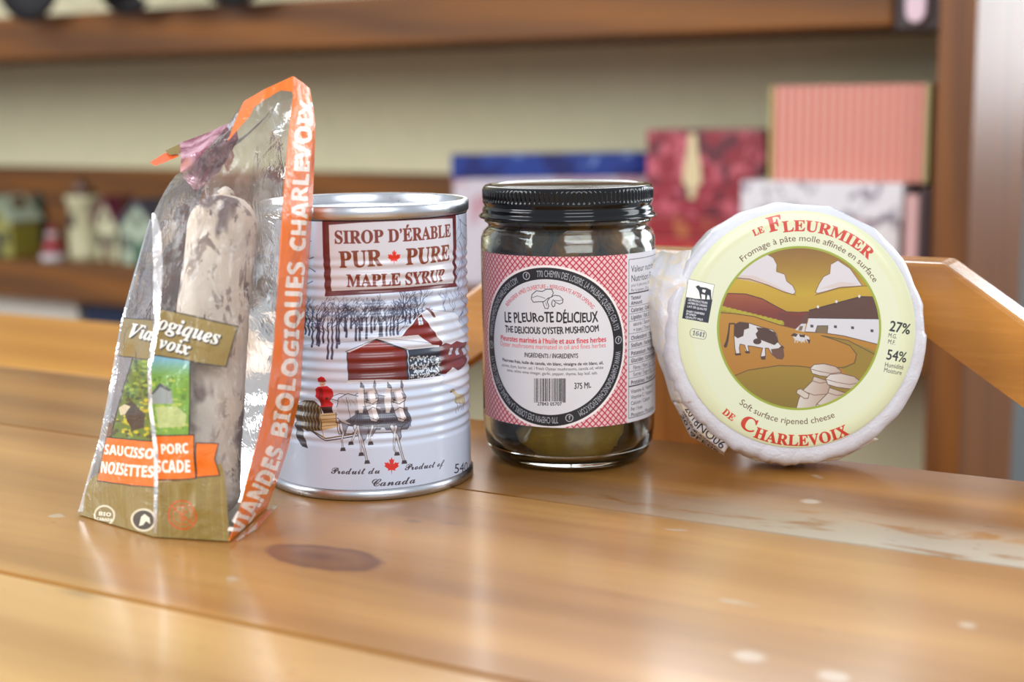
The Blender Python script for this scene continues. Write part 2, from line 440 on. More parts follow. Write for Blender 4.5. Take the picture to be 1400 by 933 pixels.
# white patterned box carrying the striped one
bk = .055
bk = .025
x0, x1, z1 = span(1018, 1232, 249, bk)
t = on_shelf('patterned_box', 'low white box with a faint grey and pink pattern under the striped box', 'box', (x0 + x1) / 2, bk, Zlow)
w2 = (x1 - x0) / 2; h = z1 - Zlow
pm = floral('white_floral', (226, 218, 216), (160, 140, 150), 28, .55, (226, 190, 190))
box('carton', -w2, w2, 0, .066, 0, h - .036, pm, t, .002)
box('lid', -w2 - .003, w2 + .003, -.003, .069, h - .035, h, floral('white_floral_lid', (226, 220, 222), (150, 140, 150), 60, .58), t, .002)
zb = z1
x0, x1, z1 = span(1053, 1272, 116, bk + .01)
t = on_shelf('striped_box', 'tall box with fine pink and coral stripes and green gold edges', 'box', (x0 + x1) / 2, bk + .01, zb)
w2 = (x1 - x0) / 2; h = z1 - zb
cw = .0035
box('carton', -w2 + cw, w2 - cw, .0015, .055, 0, h, stripes('pink_stripes', (204, 82, 72), (222, 172, 150), 118), t, .001)
for sx in (-1, 1):
    e_ = box('edge_trim', sx * w2, sx * (w2 - cw), 0, .055, 0, h, plain('green_gold', (182, 172, 104), .4), t); e_['label'] = 'green gold edge strip'
# dark picture-frame like upright with pink panel at the right end
x0, x1, z1 = span(1238, 1274, 252, .004)
t = on_shelf('pink_canister', 'narrow pink carton with a dark brown side next to the end panel', 'box', (x0 + x1) / 2, .002, Zlow)
w2 = min((x1 - x0) / 2, -(x0 + x1) / 2 - .001); h = z1 - Zlow
box('carton', -w2 * .95, w2 * .1, 0, .02, 0, h * .92, plain('rose', (206, 160, 156), .5), t, .002)
box('dark_side', w2 * .1, w2 * .95, .0, .02, 0, h * .97, plain('dark_plum', (58, 34, 34), .5), t, .002)
# red boxes
x0, x1, z1 = span(886, 1046, 296, .11)
t = on_shelf('red_box', 'plain red gift box with thin gold pattern under the dark red bell box', 'box', (x0 + x1) / 2, .11, Zlow)
w2 = (x1 - x0) / 2; h = z1 - Zlow
box('carton', -w2, w2, 0, .09, 0, h - .025, floral('red_gold', (176, 22, 34), (204, 120, 60), 40, .64), t, .002)
box('lid', -w2 - .002, w2 + .002, -.002, .092, h - .0245, h, floral('red_gold_lid', (150, 18, 30), (190, 110, 60), 50, .62), t, .002)
zb = z1
x0, x1, z1 = span(884, 1047, 178, .115)
t = on_shelf('dark_red_box', 'dark red box with a pale bell figure and rosy blossom pattern', 'box', (x0 + x1) / 2, .115, zb)
w2 = (x1 - x0) / 2; h = z1 - zb
box('carton', -w2, w2, 0, .08, 0, h, floral('crimson_blossom', (148, 18, 40), (206, 96, 110), 55, .54, (96, 10, 30)), t, .002)
bm = bmesh.new()
prism_bm(bm, [(-.004, .028), (-.009, .03), (-.0085, .045), (-.005, .062), (-.0035, .078), (.0035, .078), (.005, .062), (.0085, .045), (.009, .03), (.004, .028), (.003, .016), (-.003, .016)], -.0012, -.0002)
bl = from_bm('bell_motif', bm, plain('cream_gold', (226, 206, 160), .4), t); bl['label'] = 'pale cream bell figure'
bl.location = (-.014, 0, .0); bl.scale = (1.2, 1, 1.15)
# white box with blue lid, turned
A = sloc(618, 240, .04); B = sloc(872, 240, .16)
yaw = math.atan2(B[1] - A[1], B[0] - A[0]); zl = sloc(640, 213, .04)[2]
t = thing('blue_lid_box', 'white pink box with a bright blue lid behind the glass jar', 'box', matrix=RS @ Matrix.Translation((A[0], A[1], Zlow)) @ Matrix.Rotation(yaw, 4, 'Z'))
Lb = math.hypot(B[0] - A[0], B[1] - A[1]) * 1.06; h = zl - Zlow
box('carton', .002, Lb - .002, .002, .058, 0, h - .027, floral('white_pink_print', (224, 214, 222), (206, 160, 170), 30, .58), t, .001)
box('lid', 0, Lb, 0, .06, h - .0265, h, floral('blue_print', (30, 62, 150), (120, 150, 214), 35, .62, (20, 34, 110)), t, .0015)

# ceramic ornaments at the left ------------------------------------------------------
cer = {k: plain('glaze_' + k, tuple(v * .86 for v in c), .3, coat=.4, var=.1, scale=60) for k, c in dict(
    cream=(232, 224, 180), green=(30, 100, 66), palegreen=(196, 208, 178), purple=(122, 34, 66), red=(176, 44, 50), white=(226, 220, 224),
    dark=(40, 42, 46), brown=(104, 62, 36), olive=(168, 158, 66), slate=(84, 84, 96), snow=(236, 226, 226)).items()}
def house(name, label, px0, px1, ytop, back, wall_m, roof_m, door_m, dep=.05, eave=.62, chimney=True):
    x0, x1, z1 = span(px0, px1, ytop, back)
    t = on_shelf(name, label, 'ornament', (x0 + x1) / 2, back, Zlow, 'ceramic ornaments on the lower shelf')
    w2 = (x1 - x0) / 2; h = z1 - Zlow; e = h * eave
    prism('walls', [(-w2 * .9, 0), (w2 * .9, 0), (w2 * .9, e), (0, h * .93), (-w2 * .9, e)], 0, dep, cer[wall_m], t, .0015)
    for s_ in (-1, 1):
        prism('roof', [(0, h * .935), (0, h), (s_ * w2 * 1.08, e * .98), (s_ * w2 * 1.0, e * .9)], -.004, dep + .004, cer[roof_m], t)
    prism('door', [(-w2 * .22, 0), (w2 * .22, 0), (w2 * .22, e * .5), (0, e * .62), (-w2 * .22, e * .5)], -.003, .001, cer[door_m], t)
    for s_ in (-1, 1): box('window', s_ * w2 * .42, s_ * w2 * .72, -.002, .001, e * .4, e * .7, cer['dark'], t)
    box('round_window', -w2 * .14, w2 * .14, -.002, .001, e * .98, e * 1.16, cer['dark'], t)
    if chimney: box('chimney', w2 * .4, w2 * .62, dep * .4, dep * .7, e, h * .98, cer['brown'], t)
    return t
house('ceramic_cottage', 'small cream and olive ceramic cottage at the left edge of the shelf', -30, 14, 268, .02, 'olive', 'palegreen', 'dark')
house('ceramic_house', 'pale ceramic house with a green door and slate roof nearest the sausage bag', 160, 214, 272, .03, 'palegreen', 'slate', 'green', dep=.06, chimney=False)
house('ceramic_chapel', 'cream ceramic house with a purple roof between tower and green door house', 127, 158, 268, .05, 'cream', 'purple', 'brown')
# tower
x0, x1, z1 = span(86, 122, 240, .05)
t = on_shelf('ceramic_tower', 'tall cream ceramic tower with a pointed top beside the purple roofed house', 'ornament', (x0 + x1) / 2, .06, Zlow, 'ceramic ornaments on the lower shelf')
r_ = (x1 - x0) / 2; h = z1 - Zlow
lathe('tower_body', [(0, 0), (r_, 0), (r_ * .92, h * .1), (r_ * .8, h * .66), (r_ * .95, h * .7), (r_ * .95, h * .76), (0, h * .76)], cer['cream'], t, 24)
lathe('spire', [(0, h * .762), (r_ * .8, h * .762), (r_ * .3, h * .93), (0, h)], cer['brown'], t, 24)
box('window', -.004, .004, -r_ * .98, -r_ * .7, h * .4, h * .55, cer['dark'], t)
# tree and figurine, dark jug
x0, x1, z1 = span(38, 66, 262, .1)
t = on_shelf('ceramic_tree', 'dark green ceramic fir tree standing behind the red figurine', 'ornament', (x0 + x1) / 2, .1, Zlow, 'ceramic ornaments on the lower shelf')
r_ = (x1 - x0) / 2; h = z1 - Zlow
lathe('trunk', [(0, 0), (r_ * .3, 0), (r_ * .25, h * .15), (0, h * .15)], cer['brown'], t, 16)
for k in range(3): lathe('branch_tier', [(0, h * (.12 + .25 * k)), (r_ * (1 - .22 * k), h * (.12 + .25 * k)), (r_ * .2, h * (.5 + .25 * k)), (0, h * (.5 + .25 * k))], plain('fir_green', (26, 56, 46), .4), t, 20)
x0, x1, z1 = span(57, 80, 306, .02)
t = on_shelf('santa_figurine', 'small red and white ceramic figurine in a pointed cap beside the dark fir tree', 'ornament', (x0 + x1) / 2, .022, Zlow, 'ceramic ornaments on the lower shelf')
r_ = (x1 - x0) / 2; h = z1 - Zlow
lathe('hem', [(0, 0), (r_, 0), (r_ * 1.02, h * .2), (0, h * .2)], cer['snow'], t, 20)
lathe('coat', [(0, h * .2), (r_ * .95, h * .2), (r_ * .6, h * .55), (r_ * .35, h * .62), (0, h * .62)], cer['red'], t, 20)
lathe('head', [(0, h * .6), (r_ * .4, h * .64), (r_ * .5, h * .72), (r_ * .4, h * .8), (0, h * .82)], cer['snow'], t, 20)
lathe('cap', [(0, h * .78), (r_ * .5, h * .78), (r_ * .2, h * .93), (0, h)], cer['red'], t, 20)

# plates hanging at the lip and pots of the upper shelf ------------------------------
def plate(name, label, cxp, ybot, rad, mat, back):
    c = sloc(cxp, ybot, back); t = on_shelf(name, label, 'plate', c[0], back, c[2] + rad, 'round plates along the upper shelf')
    o = lathe('dish', [(0, 0), (rad * .55, 0), (rad * .62, .003), (rad, .012), (rad * 1.0, .015), (rad * .6, .007), (0, .004)], mat, t, 64)
    o.rotation_euler = (math.pi / 2 , 0, 0)
    q = lathe('foot_ring', [(rad * .38, -.004), (rad * .42, -.004), (rad * .42, .001), (rad * .38, .001), (rad * .38, -.004)], mat, t, 48); q.rotation_euler = (math.pi / 2, 0, 0)
dk = plain('dark_glaze', (18, 11, 14), .65); cg = plain('cream_glaze', (216, 208, 176), .35, coat=.3)
plate('dark_plate', 'dark round plate at the top left corner of the picture', 52, 31, .062, dk, -.02)
plate('dark_plate', 'dark round plate between the two cream plates', 186, 21, .056, dk, -.02)
plate('dark_plate', 'dark plate on the upper shelf right of the cream plates', 330, 11, .062, dk, -.02)
plate('cream_plate', 'cream round plate left of the second dark plate', 126, 11, .05, cg, -.045)
plate('cream_plate', 'cream round plate right of the second dark plate', 228, 6, .048, cg, -.045)
# things on the bottom shelf
zb = Zlow - .295
x0, x1, z1 = span(-60, 112, 396, .05)
t = on_shelf('white_carton', 'pale carton under the lower shelf at the left edge', 'box', (x0 + x1) / 2, .04, zb)
box('carton', -(x1 - x0) / 2, (x1 - x0) / 2, 0, .18, 0, z1 - zb, plain('offwhite_card', (214, 204, 190), .6), t, .003)
x0, x1, z1 = span(114, 420, 408, .03)
t = on_shelf('navy_box', 'long dark navy box under the lower shelf beside the pale carton', 'box', (x0 + x1) / 2, .03, zb)
box('carton', -(x1 - x0) / 2, (x1 - x0) / 2, 0, .16, 0, z1 - zb, plain('navy_card', (18, 34, 66), .5), t, .003)
# dark frame on the far wall, right edge of the picture
c = RSi @ Vector(on_plane(1400, 170, S0 + ns * (DEP + 1.69), ns))
t = on_shelf('dark_picture_frame', 'dark frame on the grey far wall at the right edge', 'picture', c[0] + .04, DEP + 1.668, c[2])
box('frame', -.075, .075, 0, .03, -.09, .09, M['dark_bracket'], t, .003)
box('picture', -.055, .055, -.002, -.0001, -.07, .07, plain('dull_print', (90, 92, 96), .5), t)

# ================================================================== THE TABLE
A0 = np.array(on_z(1180, 633)); et = np.array([math.cos(math.radians(29.33)), -math.sin(math.radians(29.33)), 0])
nt = np.array([-et[1], et[0], 0])
RTb = Matrix(((et[0], nt[0], 0, A0[0]), (et[1], nt[1], 0, A0[1]), (0, 0, 1, TZ), (0, 0, 0, 1)))
RTi = RTb.inverted()
def tloc(x, y): p = RTi @ Vector(on_z(x, y)); return (p[0], p[1])
KN = [(tloc(441, 762), .026, .0125, 1.0), (tloc(565, 713), .0045, .003, .6), (tloc(617, 716), .006, .003, .45), (tloc(1160, 702), .004, .003, .4),
      (tloc(110, 812), .012, .004, .5), (tloc(830, 700), .01, .004, .35)]
def table_extra(s, col, r):
    v = s.n('ShaderNodeSeparateXYZ'); co = s.coord(); s.t.links.new(co, v.inputs[0]); X, Y = v.outputs[0], v.outputs[1]
    wob = s.noise(co, 60, 3)
    for i, ((kx, ky), rx, ry, st) in enumerate(KN):
        dx = s.math('DIVIDE', s.math('SUBTRACT', X, kx), rx); dy = s.math('DIVIDE', s.math('SUBTRACT', Y, ky), ry)
        d = s.math('SQRT', s.math('ADD', s.math('MULTIPLY', dx, dx), s.math('MULTIPLY', dy, dy)))
        d = s.math('ADD', d, s.math('MULTIPLY', s.math('SUBTRACT', wob, .5), .5))
        f = s.ramp(d, [(.0, g(1)), (.55, g(.62)), (.85, g(.9)), (1.0, g(0))])
        if i:
            f = s.ramp(d, [(.0, g(1)), (1.0, g(0))])
        col = s.mix(s.math('MULTIPLY', f, st * .9), col, lin((96, 50, 30) if i == 0 else (92, 74, 70)))
    for (kx, ky), rx in ((tloc(1322, 855), .0035), (tloc(1022, 898), .006), (tloc(1140, 925), .006), (tloc(1108, 686), .005)):
        dx = s.math('DIVIDE', s.math('SUBTRACT', X, kx), rx); dy = s.math('DIVIDE', s.math('SUBTRACT', Y, ky), rx * .8)
        d = s.math('ADD', s.math('SQRT', s.math('ADD', s.math('MULTIPLY', dx, dx), s.math('MULTIPLY', dy, dy))), s.math('MULTIPLY', s.math('SUBTRACT', wob, .5), 1.2))
        col = s.mix(s.math('MULTIPLY', s.ramp(d, [(.5, g(1)), (1, g(0))]), .45), col, lin((226, 218, 206)))
    # worn bare grey wood along the seam, in scattered patches
    a = s.ramp(s.math('DIVIDE', s.math('SUBTRACT', Y, -.112), .046), [(.0, g(1)), (.45, g(.7)), (1, g(0))])
    b = s.ramp(s.math('GREATER_THAN', Y, -.1142), [(0, g(0)), (1, g(1))])
    c = s.ramp(s.math('DIVIDE', s.math('SUBTRACT', X, -.14), .2), [(0, g(0)), (.35, g(.25)), (.75, g(.85)), (1, g(1))])
    wn = s.ramp(s.noise(s.coord((1, 3.4, 1)), 22, 4, .6, .6), [(.36, g(0)), (.46, g(1))])
    f = s.math('MULTIPLY', s.math('MULTIPLY', a, b), s.math('MULTIPLY', c, wn))
    col = s.mix(s.math('MULTIPLY', f, .85), col, lin((188, 180, 162)))
    sp = s.ramp(s.noise(s.coord((1, 2, 1), loc=(4, 4, 0)), 38, 2, .5, .3), [(.715, g(0)), (.75, g(1))])
    col = s.mix(s.math('MULTIPLY', sp, .55), col, lin((196, 186, 170)))
    r = s.math('ADD', r, s.math('MULTIPLY', f, .2))
    # fine scratches
    sc = s.ramp(s.noise(s.coord((2, 60, 1), rot=(0, 0, .35)), 20, 2), [(.70, g(0)), (.74, g(1))])
    col = s.mix(s.math('MULTIPLY', sc, .25), col, lin((120, 84, 50)))
    dd = s.ramp(s.noise(s.coord((1, 2.6, 1), loc=(9, 2, 0)), 110, 2), [(.70, g(0)), (.76, g(1))])
    col = s.mix(s.math('MULTIPLY', dd, .45), col, lin((96, 64, 40)))
    return col, r
TOPW = [wood('tabletop_wood_%d' % i, l, d, 'X', .9, .36, .5, table_extra, .05, .2) for i, (l, d) in enumerate(
    [((176, 122, 56), (120, 74, 28)), ((198, 146, 80), (144, 94, 42)), ((212, 166, 104), (168, 120, 64))])]
table = thing('wooden_table', 'worn varnished pine plank table that carries the four food packages', 'table', matrix=RTb)
gap = .0009
edges = [(0, -.115), (-.115, -.277), (-.277, -.44), (-.44, -.60)]
for i, (a, b) in enumerate(edges):
    box('plank', -1.35, .55, b + (gap if i != 1 else .0016), a - (gap if i != 2 else .0016), -.03, 0, TOPW[min(i, 2)], table, 0)
xe = tloc(330, 500)[0]
pf = box('plank', -1.35, xe, gap + .0006, .161, -.03, -.0002, wood('orange_plank', (206, 142, 50), (176, 110, 32), 'X', .8, .34, .35), table, .0012)
pf['label'] = 'orange back plank reaching only behind the sausage bag'
fr = wood('table_frame_wood', (190, 126, 62), (140, 86, 40), 'Z', 1, .4, .2)
for x in (-1.25, .45):
    for y in (-.5, -.08): box('leg', x - .035, x + .035, y - .035, y + .035, -TZ, -.031, fr, table, .004)
box('apron', -1.2, .4, -.07, -.045, -.12, -.0305, fr, table, .003); box('apron', -1.2, .4, -.55, -.525, -.12, -.0305, fr, table, .003)
for y in (.13,): box('bracket', -1.2, xe - .05, -.04, y, -.06, -.0305, fr, table, .003)

# ================================================================== SLANTED WOODEN CHAIR BACK BEHIND THE TABLE
CB = .034
def cloc(x, y):
    p = RTi @ Vector(on_plane(x, y, A0 + nt * CB, nt)); return (p[0], p[2])
chw = wood('chair_wood', (214, 146, 62), (152, 94, 34), 'X', 1.3, .26, .5)
chw2 = wood('chair_wood_upright', (206, 140, 72), (160, 98, 44), 'Z', 1.3, .35, .3)
chair = thing('wooden_chair', 'honey varnished wooden chair whose back board with slanted ends rises behind jar and cheese', 'chair',
              matrix=RTb @ Matrix.Translation((0, 0, 0)))
TRc = cloc(1290, 360); BRc = cloc(1262, 450); TR2 = cloc(1400, 440); BR2 = cloc(1400, 556)
zt, zb_ = TRc[1], BRc[1]
q1 = cloc(656, 388); q0 = cloc(641, 402)
# slope of the left end mirrors the right one
sl = (TR2[1] - TRc[1]) / (TR2[0] - TRc[0])
xL = q1[0] + (zt - q1[1]) / (-sl); bl_ = cloc(649, 483); xLb = bl_[0] + (zb_ - bl_[1]) / (-sl)
def ext(x, z, s_, dz): return (x + dz / s_, z + dz)
th_ = .024
arm_r = [TRc, ext(*TRc, sl, -.20), ext(BRc[0], BRc[1], sl, -.20 + (TRc[1] - BRc[1])), BRc]
arm_l = [(xL, zt), ext(xL, zt, -sl, -.20), ext(xLb, zb_, -sl, -.20 + (zt - zb_)), (xLb, zb_)]
e_ = .0004
prism('back_board', [arm_l[1], (xL, zt), TRc, arm_r[1], arm_r[2], (BRc[0], zb_), (xLb, zb_), arm_l[2]], CB, CB + th_, chw, chair, .002)
u0 = cloc(866, 500)[0]; u1 = cloc(1010, 500)[0]
box('upright', u0, u1, CB + .003, CB + .020, -.30, zb_ - e_, chw2, chair, .002)
xa = min(p[0] for p in arm_l); xb = max(p[0] for p in arm_r); zz = min(p[1] for p in arm_r)
for x in (xa + .02, xb - .02): box('rear_leg', x - .018, x + .018, CB, CB + .03, -TZ, zz + .02, chw2, chair, .003)
box('lower_rail', xa + .041, xb - .041, CB + .004, CB + .024, -.34, -.3005, chw, chair, .003)
box('seat', xa + .06, xb - .06, CB + .03, CB + .36, -.38, -.345, chw, chair, .006)
for x in (xa + .1, xb - .1): box('front_leg', x - .018, x + .018, CB + .31, CB + .345, -TZ, -.381, chw2, chair, .003)

# ================================================================== THE MAPLE SYRUP CAN
metal = NT('tin_metal'); metal.P(Base_Color=lin((198, 200, 206)), Metallic=1.0, Roughness=metal.ramp(metal.noise(metal.coord((1, 1, 1)), 300, 2), [(0, g(.22)), (1, g(.38))])); metal = metal.m
CANC = np.array(on_z(509, 648)); CR = .0425; CH = .1175
def cyl_tf(C, R, kk, u0, v0):
    def f(p):
        d = ray(p[0], p[1]); ox, oy = CAMP[0] - C[0], CAMP[1] - C[1]
        a = d[0] ** 2 + d[1] ** 2; b = 2 * (ox * d[0] + oy * d[1]); c = ox * ox + oy * oy - R * R
        D = b * b - 4 * a * c
        t = (-b - math.sqrt(max(D, 0))) / (2 * a)
        q = CAMP + d * t; ph = math.atan2(q[0] - C[0], -(q[1] - C[1]))
        return ((ph * R * 1000 - u0) * kk, ((q[2] - TZ) * 1000 - v0) * kk)
    return f
K = 12.0
cu0 = -CR * 1000 * math.pi; 
can = Canvas(2 * math.pi * CR * 1000 * K, 110 * K, cyl_tf(CANC, CR, K, cu0, 3.0), K * .305, bg=(204, 215, 236))
def z3(L): return [(370 + x / 4.057, 240 + y / 4.057) for x, y in L]
def z4(L): return [(370 + x / 3.733, 450 + y / 3.733) for x, y in L]
NV = (52, 56, 84); BRN = (112, 34, 36); W = (238, 238, 244)
# sky tint and warm snow bands
can.fill([(372, 285), (640, 285), (646, 430), (372, 430)], (206, 214, 232), .55, 8)
can.fill([(380, 405), (640, 400), (640, 432), (380, 440)], (186, 196, 214), .45, 8)
for y, aa in ((508, .35), (530, .5), (552, .5), (572, .4), (592, .35)):
    can.fill([(375, y), (470, y + 4), (520, y + 5), (470, y + 11), (375, y + 9)], (206, 182, 176), aa * .7, 6)
# big branches at both sides
rn = random.Random(4)
def branch(cv, x, y, ang, ln, w, depth, col, spread=.5, a=.9):
    x2, y2 = x + math.cos(ang) * ln, y - math.sin(ang) * ln
    mx, my = (x + x2) / 2 + rn.uniform(-.08, .08) * ln, (y + y2) / 2 + rn.uniform(-.08, .08) * ln
    cv.stroke([(x, y), (mx, my), (x2, y2)], [w, w * .8, w * .62], col, a, n=1)
    if depth > 0:
        for k in range(2 if rn.random() < .75 else 3):
            branch(cv, x2, y2, ang + rn.uniform(-spread, spread) * 1.25, ln * rn.uniform(.62, .85), w * .66, depth - 1, col, spread, a)
for (x, y, an, ln) in ((425, 330, 2.9, 12), (428, 352, 3.4, 10), (430, 372, 2.6, 12), (426, 385, 3.6, 12), (430, 300, 2.9, 14), (455, 296, 3.3, 14), (480, 291, 3.0, 14)):
    branch(can, x, y, an, ln, 1.3, 4, NV, .55, .8)
for (x, y, an, ln) in ((622, 285, -1.2, 16), (630, 300, -1.5, 18), (628, 330, -1.2, 16), (634, 350, -1.6, 16), (632, 400, -1.3, 14), (638, 412, -1.8, 15), (610, 288, 2.6, 8), (640, 380, 1.8, 20), (640, 430, 1.9, 22), (626, 440, 1.9, 16), (612, 440, 1.8, 14)):
    branch(can, x, y, an, ln, 1.5, 4, (56, 66, 104), .5, .85)
# forest
for i in range(38):
    x = 372 + i * 5.4 + rn.uniform(-2, 2)
    bot = 470 + rn.uniform(-14, 26) if x < 470 else (458 + rn.uniform(-10, 10) if x < 545 else 440 + rn.uniform(-6, 4))
    top = 445 - rn.uniform(0, 16); top = min(top, bot - 14)
    can.stroke([(x, bot), (x + rn.uniform(-1, 1), (bot + top) / 2), (x, top)], [3.3, 2.6, 1.7], NV, .95, n=1)
    for k in range(4): branch(can, x, top + k * 5 - 2, 1.57 + rn.uniform(-1.0, 1.0), 9 + rn.uniform(-2, 4), 1.25, 3, NV, .5, .85)
can.stroke([(385, 476), (420, 472), (450, 470), (500, 466), (540, 464)], 1.2, (150, 152, 176), .5)
# sugar shack
can.fill(z4([(545, 45), (700, 110), (710, 262), (395, 265), (385, 118)]), (24, 26, 40), .9)
can.fill(z4([(540, 60), (690, 112), (697, 262), (398, 264), (392, 118)]), (134, 32, 34), grad=(z4([(540, 60)])[0], (150, 40, 38), z4([(540, 262)])[0], (96, 24, 28)))
for y in range(80, 262, 9): can.stroke(z4([(400, max(y, 118) if y > 110 else y + 40), (694, max(y, 118) if y > 110 else y + 40)]), .35, (80, 18, 22), .5)
can.fill(z4([(380, 118), (540, 42), (720, 28), (790, 30), (880, 75), (870, 92), (705, 108), (545, 52), (400, 122)]), (228, 232, 244))
can.stroke(z4([(545, 46), (700, 60), (870, 76), (882, 92)]), .7, (120, 126, 156), .8); can.fill(z4([(560, 60), (700, 100), (860, 88), (700, 78)]), (206, 210, 226), .8)
can.stroke(z4([(380, 118), (540, 52), (705, 108)]), .9, (30, 30, 46), .9)
can.fill(z4([(705, 108), (870, 92), (872, 240), (712, 262)]), (40, 48, 66))
for i in range(210):
    x = rn.uniform(718, 866); y = rn.uniform(140, 250); 
    can.ell(*z4([(x, y)])[0], .95, 1.25, (206, 214, 224), .95)
# big barn
can.fill(z4([(690, 38), (780, -55), (840, -30), (890, 70), (880, 92), (790, 30), (720, 28)]), (126, 32, 34), 1)
can.fill(z3([(730, 893), (838, 770), (950, 930), (965, 945), (900, 940), (820, 885)]), (128, 34, 36))
can.fill(z3([(835, 765), (870, 745), (1035, 760), (1082, 880), (1040, 935), (965, 935)]), (222, 228, 242))
can.fill(z3([(860, 770), (1010, 780), (1060, 880), (1000, 900), (940, 860)]), (206, 214, 230), .7); can.stroke(z3([(868, 745), (1035, 760), (1082, 880)]), .7, (120, 130, 160), .8)
can.stroke(z3([(722, 895), (838, 765), (968, 940)]), 1.3, (238, 240, 250)); can.stroke(z3([(728, 897), (838, 775), (958, 940)]), .6, (50, 30, 40))
can.fill(z3([(862, 735), (885, 738), (925, 785), (915, 792)]), (110, 60, 56))
can.fill(z3([(822, 790), (846, 788), (848, 828), (822, 832)]), (220, 230, 240)); can.stroke(z3([(834, 790), (835, 830)]), .5, (50, 60, 90)); can.stroke(z3([(822, 808), (847, 808)]), .5, (50, 60, 90))
can.fill(z4([(872, 75), (1000, 50), (1008, 150), (990, 200), (960, 215), (900, 228), (872, 230)]), (118, 30, 34))
can.fill(z4([(868, 78), (900, 70), (905, 230), (876, 232)]), (98, 24, 30))
for x in (915, 950, 985): can.fill(z4([(x, 98), (x + 16, 94), (x + 18, 130), (x + 1, 136)]), (196, 200, 214)); can.stroke(z4([(x, 98), (x + 16, 94), (x + 18, 130), (x + 1, 136)]), .5, (30, 24, 40), closed=True)
can.fill(z4([(880, 60), (1000, 30), (1015, 60), (985, 70), (960, 62), (930, 80), (900, 72), (884, 84)]), (224, 228, 242))
can.fill(z4([(900, 235), (930, 195), (970, 215), (1010, 175), (1020, 300), (880, 280)]), (224, 228, 242))
can.fill(z4([(400, 262), (560, 258), (700, 262), (880, 240), (900, 250), (860, 275), (700, 285), (480, 275), (380, 282)]), (228, 232, 244))
can.stroke(z4([(400, 268), (700, 268), (890, 250)]), .6, (150, 150, 176), .6)
# drive: sled, driver and horses
DK = (40, 34, 40)
can.fill(z4([(120, 380), (170, 365), (215, 368), (255, 400), (262, 520), (180, 525), (125, 480)]), (74, 58, 44))
for k in range(5): can.stroke(z4([(170 + 16 * k, 370 + 4 * k), (160 + 16 * k, 440), (172 + 16 * k, 520)]), .8, (186, 160, 116), .9)
can.fill(z4([(250, 436), (330, 430), (345, 500), (262, 520)]), (196, 168, 122))
for k in range(4): can.stroke(z4([(255, 445 + k * 18), (340, 440 + k * 17)]), .6, (84, 62, 40))
can.stroke(z4([(150, 480), (200, 520), (280, 560), (420, 540), (420, 530)]), 1.6, (96, 76, 52)); can.stroke(z4([(150, 492), (280, 572), (440, 548)]), 1.3, DK)
can.stroke(z4([(247, 400), (250, 500), (270, 560)]), 1.2, (180, 152, 108)); can.stroke(z4([(330, 430), (345, 540)]), 1.2, (110, 90, 60))
can.fill(z4([(120, 480), (150, 470), (165, 540), (190, 610), (160, 600), (130, 560)]), (50, 44, 56))
can.fill(z4([(225, 310), (240, 296), (285, 292), (312, 308), (318, 345), (300, 370), (316, 385), (312, 402), (255, 402), (242, 360), (226, 345)]), (188, 22, 34))
can.fill(z4([(245, 300), (262, 302), (268, 392), (255, 398), (240, 350)]), (128, 14, 26), .8)
can.fill(z4([(255, 400), (312, 398), (316, 430), (265, 434)]), (34, 22, 30))
can.ell(*z4([(260, 278)])[0], 4.1, 4.6, (206, 160, 140)); can.fill(z4([(236, 272), (238, 254), (256, 243), (274, 250), (280, 268), (262, 266)]), (190, 24, 34)); can.stroke(z4([(238, 271), (280, 268)]), 1, (120, 14, 22))
can.stroke(z4([(255, 272), (268, 272)]), .6, DK); can.stroke(z4([(256, 286), (266, 286)]), .5, (120, 60, 50))
can.ell(*z4([(286, 356)])[0], 2.2, 1.7, (60, 30, 30))
can.stroke(z4([(300, 350), (350, 332), (400, 338), (440, 345)]), .6, DK); can.stroke(z4([(300, 356), (360, 372), (400, 400), (420, 345), (445, 330)]), .7, DK)
